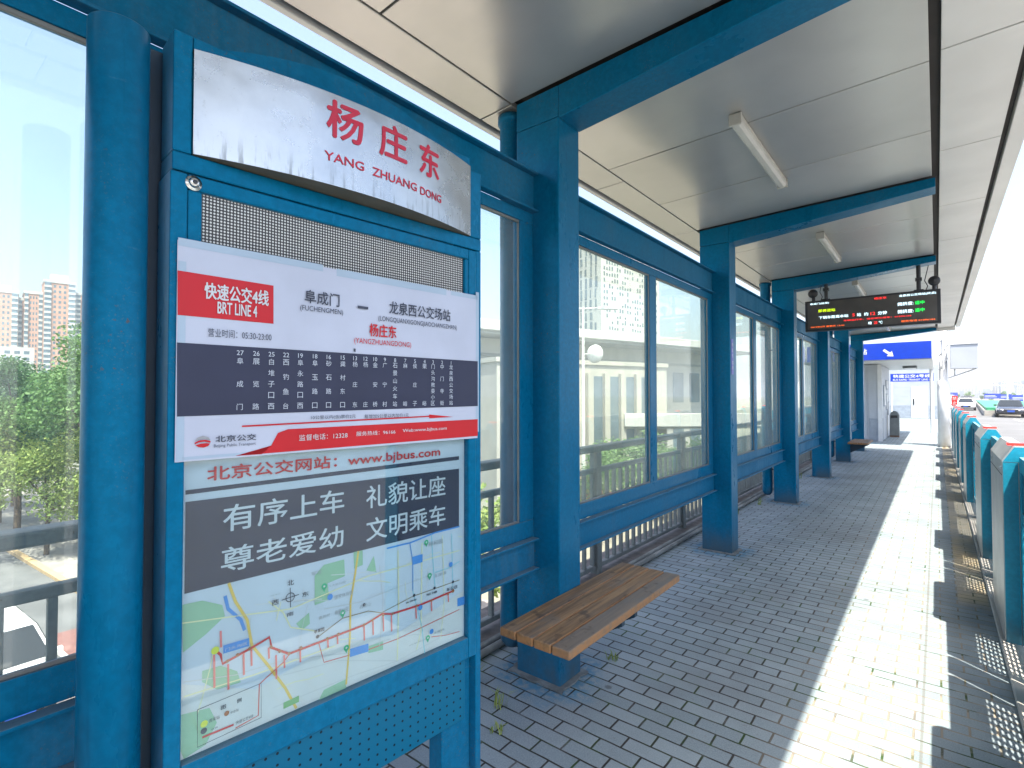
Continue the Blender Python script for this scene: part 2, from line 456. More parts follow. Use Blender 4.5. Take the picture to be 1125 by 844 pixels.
# ------------------------------------------------------------------ mesh helpers
class MB:
    """collects shapes and links them as ONE mesh object"""
    def __init__(s):
        s.v, s.f, s.mi, s.sm, s.mats = [], [], [], [], []
    def m(s, mat):
        if mat not in s.mats:
            s.mats.append(mat)
        return s.mats.index(mat)
    def add(s, vs, fs, mat, smooth=False):
        b = len(s.v)
        k = s.m(mat)
        s.v += [tuple(v) for v in vs]
        for f in fs:
            s.f.append([b + i for i in f]); s.mi.append(k); s.sm.append(smooth)
        return s
    def box(s, x0, y0, z0, x1, y1, z1, mat):
        vs = [(x, y, z) for z in (z0, z1) for y in (y0, y1) for x in (x0, x1)]
        return s.add(vs, [(0, 2, 3, 1), (4, 5, 7, 6), (0, 1, 5, 4), (2, 6, 7, 3), (0, 4, 6, 2), (1, 3, 7, 5)], mat)
    def hexa(s, vs, mat):          # eight corners in the order used by box()
        return s.add(vs, [(0, 2, 3, 1), (4, 5, 7, 6), (0, 1, 5, 4), (2, 6, 7, 3), (0, 4, 6, 2), (1, 3, 7, 5)], mat)
    def tube(s, p0, p1, r0, mat, r1=None, n=16, caps=True):
        p0, p1 = Vector(p0), Vector(p1)
        r1 = r0 if r1 is None else r1
        d = (p1 - p0).normalized()
        a = d.orthogonal().normalized(); b = d.cross(a)
        vs = []
        for p, r in ((p0, r0), (p1, r1)):
            for i in range(n):
                t = 2 * math.pi * i / n
                vs.append(p + a * math.cos(t) * r + b * math.sin(t) * r)
        fs = [(i, (i + 1) % n, n + (i + 1) % n, n + i) for i in range(n)]
        s.add(vs, fs, mat, True)
        if caps:
            s.add(vs, [tuple(range(n))[::-1], tuple(range(n, 2 * n))], mat)
        return s
    def lathe(s, prof, c, mat, n=24, axis='Z'):
        vs = []
        for r, h in prof:
            for i in range(n):
                t = 2 * math.pi * i / n
                p = (r * math.cos(t), r * math.sin(t), h)
                if axis == 'Y': p = (p[0], p[2], p[1])
                if axis == 'X': p = (p[2], p[0], p[1])
                vs.append((p[0] + c[0], p[1] + c[1], p[2] + c[2]))
        fs = [(k * n + i, k * n + (i + 1) % n, (k + 1) * n + (i + 1) % n, (k + 1) * n + i) for k in range(len(prof) - 1) for i in range(n)]
        return s.add(vs, fs, mat, True)
    def prism(s, poly, axis, a, b, mat, smooth=False):
        """poly: 2D outline; axis 'X' (poly=(y,z)), 'Y' (poly=(x,z)) or 'Z' (poly=(x,y))"""
        def P(q, t):
            return {'X': (t, q[0], q[1]), 'Y': (q[0], t, q[1]), 'Z': (q[0], q[1], t)}[axis]
        n = len(poly)
        vs = [P(q, a) for q in poly] + [P(q, b) for q in poly]
        s.add(vs, [tuple(range(n)), tuple(range(n, 2 * n))[::-1]], mat)
        s.add(vs, [(i, n + i, n + (i + 1) % n, (i + 1) % n) for i in range(n)], mat, smooth)
        return s
    def ball(s, c, r, mat, n=14, k=8, sz=1.0):
        prof = [(max(1e-4, r * math.sin(math.pi * i / k)), -r * sz * math.cos(math.pi * i / k)) for i in range(k + 1)]
        return s.lathe(prof, c, mat, n)
    def build(s, name, parent=None, shift=None, bevel=0.0, seg=2):
        me = bpy.data.meshes.new(name)
        sh = Vector(shift) if shift is not None else None
        vs = s.v if sh is None else [(x - sh.x, y - sh.y, z - sh.z) for x, y, z in s.v]
        me.from_pydata(vs, [], s.f)
        for mt in s.mats:
            me.materials.append(mt)
        me.polygons.foreach_set('material_index', s.mi)
        me.polygons.foreach_set('use_smooth', s.sm)
        me.update()
        import bmesh
        bm = bmesh.new(); bm.from_mesh(me)
        if len(s.f) < 60000:
            bmesh.ops.recalc_face_normals(bm, faces=bm.faces)
        bm.to_mesh(me); bm.free()
        o = bpy.data.objects.new(name, me)
        C.objects.link(o)
        if parent is not None:
            o.parent = parent
        if bevel:
            b = o.modifiers.new('bevel', 'BEVEL'); b.width = bevel; b.segments = seg; b.limit_method = 'ANGLE'; b.angle_limit = R(40)
            b.harden_normals = False
        return o

def tag(o, label, cat, group=None, kind=None):
    o['label'] = label
    o['category'] = cat
    if group: o['group'] = group
    if kind: o['kind'] = kind
    return o
def thing(name, label, cat, loc=(0, 0, 0), rz=0.0, group=None):
    o = bpy.data.objects.new(name, None)
    C.objects.link(o)
    o.location = loc
    o.rotation_euler = (0, 0, rz)
    o.empty_display_size = 0.2
    return tag(o, label, cat, group)
def structure(o):
    o['kind'] = 'structure'
    return o
def copy_tree(src, loc, label, rz=None, scale=None):
    """a thing and each of its parts and sub-parts, sharing mesh data"""
    r = src.copy(); C.objects.link(r)
    r.location = loc
    if rz is not None: r.rotation_euler = (0, 0, rz)
    if scale is not None: r.scale = scale
    r['label'] = label
    for ch in list(src.children):
        c = ch.copy(); C.objects.link(c); c.parent = r
        for g in list(ch.children):
            d = g.copy(); C.objects.link(d); d.parent = c
    return r
ORD = ['first', 'second', 'third', 'fourth', 'fifth', 'sixth', 'seventh', 'eighth', 'ninth', 'tenth', 'eleventh', 'twelfth']

# text as flat polygons fitted to a box
_tc = {}
def glyphs(s, bold=0.0):
    key = (s, bold)
    if key not in _tc:
        cu = bpy.data.curves.new('t', 'FONT')
        cu.body = s; cu.size = 1.0; cu.fill_mode = 'BOTH' if False else 'FRONT'
        cu.resolution_u = 3; cu.offset = bold
        ob = bpy.data.objects.new('t', cu)
        C.objects.link(ob)
        dg = bpy.context.evaluated_depsgraph_get()
        dg.update()
        me = ob.evaluated_get(dg).to_mesh()
        vs = [(v.co.x, v.co.y) for v in me.vertices]
        fs = [tuple(p.vertices) for p in me.polygons]
        ob.evaluated_get(dg).to_mesh_clear()
        bpy.data.objects.remove(ob); bpy.data.curves.remove(cu)
        _tc[key] = (vs, fs)
    return _tc[key]
def text(mb, s, mat, u0, v0, u1, v1, place, bold=0.0, out=(0, -1, 0)):
    """glyph ink box fitted to [u0,u1]x[v0,v1]; bold strikes the text again, shifted a little, each strike 0.12 mm prouder"""
    vs, fs = glyphs(s)
    if not vs: return
    a = min(p[0] for p in vs); b = max(p[0] for p in vs); c = min(p[1] for p in vs); d = max(p[1] for p in vs)
    h = v1 - v0
    e = bold * h if len(s) > 0 else 0
    shifts = [(0, 0)] if e == 0 else [(-e, 0), (e, 0), (0, -e), (0, e)]
    for j, (dx, dy) in enumerate(shifts):
        pts = []
        for x, y in vs:
            fx = (x - a) / max(b - a, 1e-6); fy = (y - c) / max(d - c, 1e-6)
            p = place(u0 + e + (u1 - u0 - 2 * e) * fx + dx, v0 + e + (h - 2 * e) * fy + dy)
            pts.append(tuple(p[i] + out[i] * j * 0.00012 for i in range(3)))
        mb.add(pts, fs, mat)
def textc(mb, s, mat, u, v, h, place, bold=0.0, w=None):
    """one glyph or number centred at (u, v), height h"""
    vs, fs = glyphs(s)
    a = min(p[0] for p in vs); b = max(p[0] for p in vs); c = min(p[1] for p in vs); d = max(p[1] for p in vs)
    k = h / max(d - c, 0.72 if len(s) == 1 and ord(s) > 1000 else d - c)
    mb.add([place(u + (x - (a + b) / 2) * k, v + (y - (c + d) / 2) * k) for x, y in vs], fs, mat)

# ------------------------------------------------------------------ ground, decks, roads
GZ = -5.0
g = MB(); g.box(-6000, -6000, GZ - 1.0, 6000, 6000, GZ, plain('city_ground', (0.15, 0.155, 0.12), 0.9, var=0.3, scale=0.05))
structure(g.build('ground'))
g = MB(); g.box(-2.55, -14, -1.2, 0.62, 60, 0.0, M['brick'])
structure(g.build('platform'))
g = MB(); g.box(0.625, -60, -1.6, 13.5, 1600, -0.30, M['asphalt_deck'])
g.box(-9, 61.0, -1.6, 0.62, 1600, -0.30, M['asphalt_deck'])
structure(g.build('highway'))
g = MB()
for X in (4.55, 8.2):
    for k in range(60):
        g.box(X - 0.08, 6 + k * 9.0, -0.299, X + 0.08, 10 + k * 9.0, -0.294, M['linewhite'])
g.box(1.05, -20, -0.299, 1.2, 700, -0.294, M['linewhite'])
structure(g.build('lane_markings'))
# the road that passes below on the left, a little skewed to the station
def lowroad(x, off): return 4.7 + 0.08 * (x + 20) + off
def lowstrip(name, o0, o1, z, mat, x0=-170, x1=60, h=0.0):
    b = MB()
    vs = [(x0, lowroad(x0, o0), z), (x1, lowroad(x1, o0), z), (x1, lowroad(x1, o1), z), (x0, lowroad(x0, o1), z)]
    b.hexa([(x0, lowroad(x0, o0), GZ - 0.2), (x1, lowroad(x1, o0), GZ - 0.2), (x0, lowroad(x0, o1), GZ - 0.2), (x1, lowroad(x1, o1), GZ - 0.2),
            vs[0], vs[1], vs[3], vs[2]], mat)
    return structure(b.build(name))
lowstrip('road', -13.0, 0.0, GZ + 0.012, M['asphalt'])
lowstrip('kerb', 0.0, 0.22, GZ + 0.14, M['lineyellow'])
lowstrip('pavement', 0.22, 7.0, GZ + 0.12, M['pavement'])
b = MB()
for x0 in range(-120, 20, 1):
    if x0 % 140 == 0: continue
b.hexa([(-120, lowroad(-120, -1.72), GZ + 0.010), (10, lowroad(10, -1.72), GZ + 0.010), (-120, lowroad(-120, -1.58), GZ + 0.010), (10, lowroad(10, -1.58), GZ + 0.010),
        (-120, lowroad(-120, -1.72), GZ + 0.017), (10, lowroad(10, -1.72), GZ + 0.017), (-120, lowroad(-120, -1.58), GZ + 0.017), (10, lowroad(10, -1.58), GZ + 0.017)], M['linewhite'])
structure(b.build('road_line'))
b = MB(); b.box(-18.9, 3.3, GZ, -15.0, 4.4, GZ + 0.016, M['redpave']); structure(b.build('cycle_path'))

# ------------------------------------------------------------------ the bus shelter: one thing
SH = thing('bus_shelter', 'long blue steel bus shelter with glazed back wall and aluminium ceiling', 'bus shelter', (-1.7, 0, 0))
def sbuild(mb, name, parent=SH, bevel=0.0):
    return mb.build(name, parent, SH.location, bevel)
NP = range(-2, 6)          # post k stands at Y = 2.34 + 3k
PY = lambda k: 2.34 + 3.0 * k
XF, XB = -1.57, -1.86      # post front and back faces
zc = lambda x: 3.297 + 0.033 * x        # ceiling underside
for k in NP:
    y = PY(k)
    p = MB()
    p.box(XB, y, -0.02, XF, y + 0.21, 3.06, M['blue'])
    # small weld plate at the foot
    sbuild(p, 'post', bevel=0.007)
    ft = MB(); rr = random.Random(k + 9)
    out = []
    for (ax, ay) in ((XB - .035, y - .035), (XF + .035, y - .035), (XF + .035, y + .245), (XB - .035, y + .245)): out.append((ax, ay))
    ring = []
    for i in range(4):
        a_, b_ = Vector(out[i]), Vector(out[(i + 1) % 4])
        for j in range(7):
            p_ = a_.lerp(b_, j / 7); ring.append((p_.x + rr.uniform(-.014, .014), p_.y + rr.uniform(-.014, .014)))
    ft.prism(ring, 'Z', 0.001, 0.009, M['footing'])
    sbuild(ft, 'footing')
    w = MB()
    w.hexa([(XB, y, 3.062), (XF, y, 3.062), (XB, y + 0.21, 3.062), (XF, y + 0.21, 3.062),
            (XB, y, zc(XB) - 0.012), (XF, y, zc(XF) - 0.012), (XB, y + 0.21, zc(XB) - 0.012), (XF, y + 0.21, zc(XF) - 0.012)], M['blue'])
    x0, x1 = XF + 0.0, 0.015
    zb = lambda x: 3.05 + (x + 1.59) * 0.1
    w.hexa([(x0, y, zb(x0)), (x1, y, zb(x1)), (x0, y + 0.21, zb(x0)), (x1, y + 0.21, zb(x1)),
            (x0, y, zc(x0) - 0.012), (x1, y, zc(x1) - 0.012), (x0, y + 0.21, zc(x0) - 0.012), (x1, y + 0.21, zc(x1) - 0.012)], M['blue'])
    sbuild(w, 'roof_beam', bevel=0.005)
# brushed ceiling: panels with open joints under a dark deck
cm = MB()
def ceil_panel(x0, x1, y0, y1, mat=None, dz=0.0):
    gp = 0.006
    x0 += gp; x1 -= gp; y0 += gp; y1 -= gp
    cm.hexa([(x0, y0, zc(x0) + dz), (x1, y0, zc(x1) + dz), (x0, y1, zc(x0) + dz), (x1, y1, zc(x1) + dz),
             (x0, y0, zc(x0) + .03 + dz), (x1, y0, zc(x1) + .03 + dz), (x0, y1, zc(x0) + .03 + dz), (x1, y1, zc(x1) + .03 + dz)], mat or M['ceil'])
Y0, Y1 = -8.0, 17.62
for k in range(-4, 6):
    a = PY(k) + 0.215
    b_ = PY(k + 1) - 0.005
    if k == 5: b_ = Y1
    n = 3
    for i in range(n):
        if k == 5 and i > 0: continue
        ya, yb = a + (b_ - a) * i / n, a + (b_ - a) * (i + 1) / n
        if k == 5: yb = Y1
        ceil_panel(XB - 0.03, 0.0, ya, yb)
    ceil_panel(-2.138, XB - 0.03, a - 0.22, (a + b_) / 2 - 0.2)
    ceil_panel(-2.138, XB - 0.03, (a + b_) / 2 - 0.2, b_)
yy = Y0 + 0.05
while yy < Y1 - 0.1:
    ceil_panel(0.035, 0.372, yy, min(yy + 1.42, Y1), M['soffit'], 0.0)
    yy += 1.42
sbuild(cm, 'ceiling', bevel=0.003)
rf = MB()
for x0, x1, z0, z1, mt in ((-2.16, 0.42, 0.045, 0.20, M['darkgap']),):
    rf.hexa([(x0, Y0, zc(x0) + z0), (x1, Y0, zc(x1) + z0), (x0, Y1, zc(x0) + z0), (x1, Y1, zc(x1) + z0),
             (x0, Y0, zc(x0) + z1), (x1, Y0, zc(x1) + z1), (x0, Y1, zc(x0) + z1), (x1, Y1, zc(x1) + z1)], mt)
sbuild(rf, 'roof')
fa = MB()
fa.box(0.40, Y0, zc(0.4) - 0.012, 0.49, Y1 + 0.03, zc(0.4) + 0.22, M['soffit'])
fa.box(-2.20, Y0, zc(-2.2) - 0.008, -2.163, Y1 + 0.03, zc(-2.2) + 0.22, M['soffit'])
fa.box(-2.155, Y1 + 0.002, zc(-1.0) - 0.05, 0.39, Y1 + 0.03, zc(0) + 0.2, M['soffit'])
sbuild(fa, 'fascia', bevel=0.004)
# channels above and below the glazing, window frames and panes
XC = -1.735
for k in range(-2, 5):
    ya, yb = PY(k) + 0.212, PY(k + 1) - 0.002
    for z0, z1, nm in ((2.565, 2.785, 'top_rail'), (0.60, 0.77, 'sill_rail')):
        c = MB()
        c.box(XC - 0.012, ya, z0 + 0.012, XC, yb, z1 - 0.012, M['blue_dusty'])
        c.box(XC - 0.012, ya, z1 - 0.0115, XC + 0.035, yb, z1, M['blue_dusty'])
        c.box(XC - 0.012, ya, z0, XC + 0.035, yb, z0 + 0.0115, M['blue_dusty'])
        sbuild(c, nm, bevel=0.003)
    w = MB()
    xo, xi = XC - 0.055, XC - 0.005
    zb, zt = 0.773, 2.562
    ym = (ya + yb) / 2 - 0.02
    w.box(xo, ya, zb, xi, yb, zb + 0.095, M['blue'])
    w.box(xo, ya, zt - 0.062, xi, yb, zt, M['blue'])
    for y0, y1 in ((ya, ya + 0.10), (yb - 0.12, yb), (ym - 0.055, ym + 0.065)):
        w.box(xo + 0.001, y0, zb + 0.0955, xi - 0.001, y1, zt - 0.0625, M['blue'])
    # aluminium glazing beads
    for y0, y1 in ((ya + 0.10, ym - 0.055), (ym + 0.065, yb - 0.12)):
        za, zz = zb + 0.0955, zt - 0.0625
        for q in ((y0 + .0005, za, y1 - .0005, za + .012), (y0 + .0005, zz - .014, y1 - .0005, zz), (y0 + .0005, za + .0125, y0 + .012, zz - .0145), (y1 - .012, za + .0125, y1 - .0005, zz - .0145)):
            w.box(xi - 0.014, q[0], q[1], xi - 0.004, q[2], q[3], M['bead'])
    wo = sbuild(w, 'window', bevel=0.003)
    for y0, y1 in ((ya + 0.095, ym - 0.05), (ym + 0.06, yb - 0.115)):
        gpane = MB(); gpane.box(xo + 0.018, y0, zb + 0.09, xo + 0.024, y1, zt - 0.058, M['glass_clean'] if k == -1 else M['glass'])
        sbuild(gpane, 'pane', wo)
for k in (0, 2, 4):
    y = PY(k) + 0.085
    dp = MB()
    dp.lathe([(0.004, 0.075), (0.04, 0.085), (0.064, 0.115), (0.070, 0.16), (0.070, 3.17), (0.082, 3.171), (0.082, 3.215), (0.004, 3.216)], (-1.965, y, 0), M['blue'], 24)
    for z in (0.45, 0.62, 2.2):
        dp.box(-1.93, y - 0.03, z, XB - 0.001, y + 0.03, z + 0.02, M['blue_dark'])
    sbuild(dp, 'downpipe')

# ------------------------------------------------------------------ guard rail behind the glazing
GR = thing('guard_rail', 'grey steel guard rail with close balusters behind the shelter glazing', 'railing', (-2.3, 0, 0))
r = MB(); r.box(-2.34, -6, 1.065, -2.25, 19.6, 1.12, M['galv']); r.build('handrail', GR, GR.location, 0.012)
r = MB(); r.box(-2.318, -6, 0.885, -2.272, 19.6, 0.925, M['galv']); r.box(-2.318, -6, 0.07, -2.272, 19.6, 0.105, M['galv']); r.build('cross_rail', GR, GR.location, 0.006)
r = MB()
k = -44
while k * 0.13 < 19.5:
    y = k * 0.13 + 0.145
    r.box(-2.310, y - 0.0125, 0.1055, -2.28, y + 0.0125, 0.8845, M['galv'])
    k += 1
r.build('balusters', GR, GR.location)
for i in range(-3, 10):
    y = 0.08 + 1.95 * i + (0.0)
    r = MB(); r.box(-2.333, y - 0.04, 0.003, -2.257, y + 0.04, 1.0645, M['galv']); r.build('rail_post', GR, GR.location, 0.006)
b = MB(); b.box(-2.545, -13, 0.002, -2.20, 19.6, 0.03, plain('edge_brick', (0.11, 0.10, 0.095), 0.85, var=0.3, scale=12)); structure(b.build('edge_kerb', bevel=0.006))
PC = thing('floor_pipes', 'two thin grey-blue pipes running along the floor at the foot of the guard rail', 'pipe', (-2.12, 0, 0))
b = MB()
for x in (-2.165, -2.105): b.tube((x, -13, 0.028), (x, 19.6, 0.028), 0.022, M['galv'], n=10)
b.build('pipes', PC, PC.location)

# ------------------------------------------------------------------ information board
BA = R(90 - 4.4)
BD = Vector((math.cos(BA), math.sin(BA), 0))
BL = Vector((-1.36, 0.44, 0))
IB = thing('information_board', 'blue steel passenger information board with silver name panel', 'information board', BL, BA)
W = 0.972
f = MB()   # local x = along the board, local y = away from the reader, z up
f.box(-0.002, 0, 2.074, W, 0.10, 2.118, M['blue'])
f.box(-0.002, 0, 2.1185, 0.038, 0.10, 2.402, M['blue'])
f.box(0.918, 0, 2.1185, W, 0.10, 2.36, M['blue'])
f.box(0.0385, 0.018, 2.1185, 0.9175, 0.10, 2.37, M['blue'])
f.box(0.0385, 0, 2.372, 0.9175, 0.10, 2.402, M['blue'])
f.build('header_frame', IB, bevel=0.004)
a = MB()
n = 28
arc = [(-0.0 + W * i / n, 2.374 + 0.13 * math.sin(math.pi * i / n) ** 0.9) for i in range(n + 1)]
a.prism(arc, 'Y', 0.045, 0.095, M['blue'])
a.build('arched_top', IB, bevel=0.004)
f = MB()
f.box(-0.006, -0.004, 0.0, 0.0295, 0.105, 2.070, M['blue'])
f.box(0.909, -0.004, 0.630, 0.9455, 0.085, 2.070, M['blue'])
f.box(0.030, -0.004, 2.034, 0.9085, 0.085, 2.070, M['blue'])
f.box(0.030, -0.004, 0.630, 0.9085, 0.085, 0.702, M['blue'])
f.box(0.030, 0.030, 0.7025, 0.9085, 0.085, 2.0335, M['blue'])
f.box(0.030, -0.003, 1.905, 0.060, 0.0295, 2.0335, M['blue'])
f.box(0.8915, -0.003, 1.905, 0.9085, 0.0295, 2.0335, M['blue'])
fo = f.build('case_frame', IB, bevel=0.004)
d = MB(); d.box(0.0605, 0.008, 1.60, 0.8910, 0.0295, 2.0335, M['dotmatrix']); d.build('dot_matrix_display', IB)
l = MB(); l.lathe([(0.003, -0.016), (0.008, -0.016), (0.011, -0.012), (0.0125, -0.006), (0.0175, -0.0055), (0.018, -0.004)], (0.041, 0, 2.050), M['chrome'], 20, 'Y')
l.lathe([(0.0002, -0.0165), (0.0055, -0.0165)], (0.041, 0, 2.050), M['black'], 16, 'Y')
l.build('lock', IB)
pf = MB(); pf.box(0.002, 0.012, 0.418, 0.9055, 0.03, 0.629, M['bluedots']); pf.build('perforated_sheet', IB, bevel=0.002)
for x0, x1 in ((0.9465, W), (0.817, 0.9055)):
    pass
lg = MB(); lg.box(0.9462, 0.0, -0.01, W, 0.10, 2.0735, M['blue']); lg.box(0.8165, 0.03, -0.01, 0.9458, 0.10, 0.6295, M['blue']); lg.build('leg', IB, bevel=0.004)
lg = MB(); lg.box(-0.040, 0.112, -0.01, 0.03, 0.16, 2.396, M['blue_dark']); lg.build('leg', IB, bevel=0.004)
cy = MB(); cy.lathe([(0.0005, -0.01), (0.057, -0.01), (0.057, 2.365), (0.0545, 2.368), (0.0005, 2.368)], (-0.098, 0.035, 0), M['blue'], 40); cy.build('round_pole', IB)
# silver name panel bulging towards the reader
def bulge(u):
    t = (u - 0.4775) / 0.439
    return -0.004 - 0.072 * max(0.0, 1 - t * t)
sp = MB()
n = 32
us = [0.0388 + (0.9165 - 0.0388) * i / n for i in range(n + 1)]
top = [(u, bulge(u), 2.370) for u in us]; bot = [(u, bulge(u), 2.1195) for u in us]
sp.add(top + bot, [(i, i + 1, n + 2 + i, n + 1 + i) for i in range(n)], M['silver'], True)
back = [(u, 0.017, 2.1195) for u in us]
sp.add(bot + back, [(i, i + 1, n + 2 + i, n + 1 + i) for i in range(n)], M['silver_edge'])
back = [(u, 0.017, 2.370) for u in us]
sp.add(top + back, [(i, i + 1, n + 2 + i, n + 1 + i) for i in range(n)], M['silver_edge'])
spo = sp.build('name_panel', IB)
tx = MB()
place = lambda u, v: (u, bulge(u) - 0.0012, v)
MR = plain('sign_red', (0.50, 0.012, 0.045), 0.4)
text(tx, '杨', MR, 0.3366, 2.250, 0.4448, 2.3545, place, .024)
text(tx, '庄', MR, 0.4950, 2.248, 0.5975, 2.3520, place, .024)
text(tx, '东', MR, 0.6462, 2.244, 0.7360, 2.3490, place, .024)
text(tx, 'YANG', MR, 0.3318, 2.183, 0.4471, 2.2080, place, .022)
text(tx, 'ZHUANG', MR, 0.4735, 2.1805, 0.6358, 2.2060, place, .022)
text(tx, 'DONG', MR, 0.6501, 2.178, 0.7463, 2.2040, place, .022)
tx.build('lettering', spo)
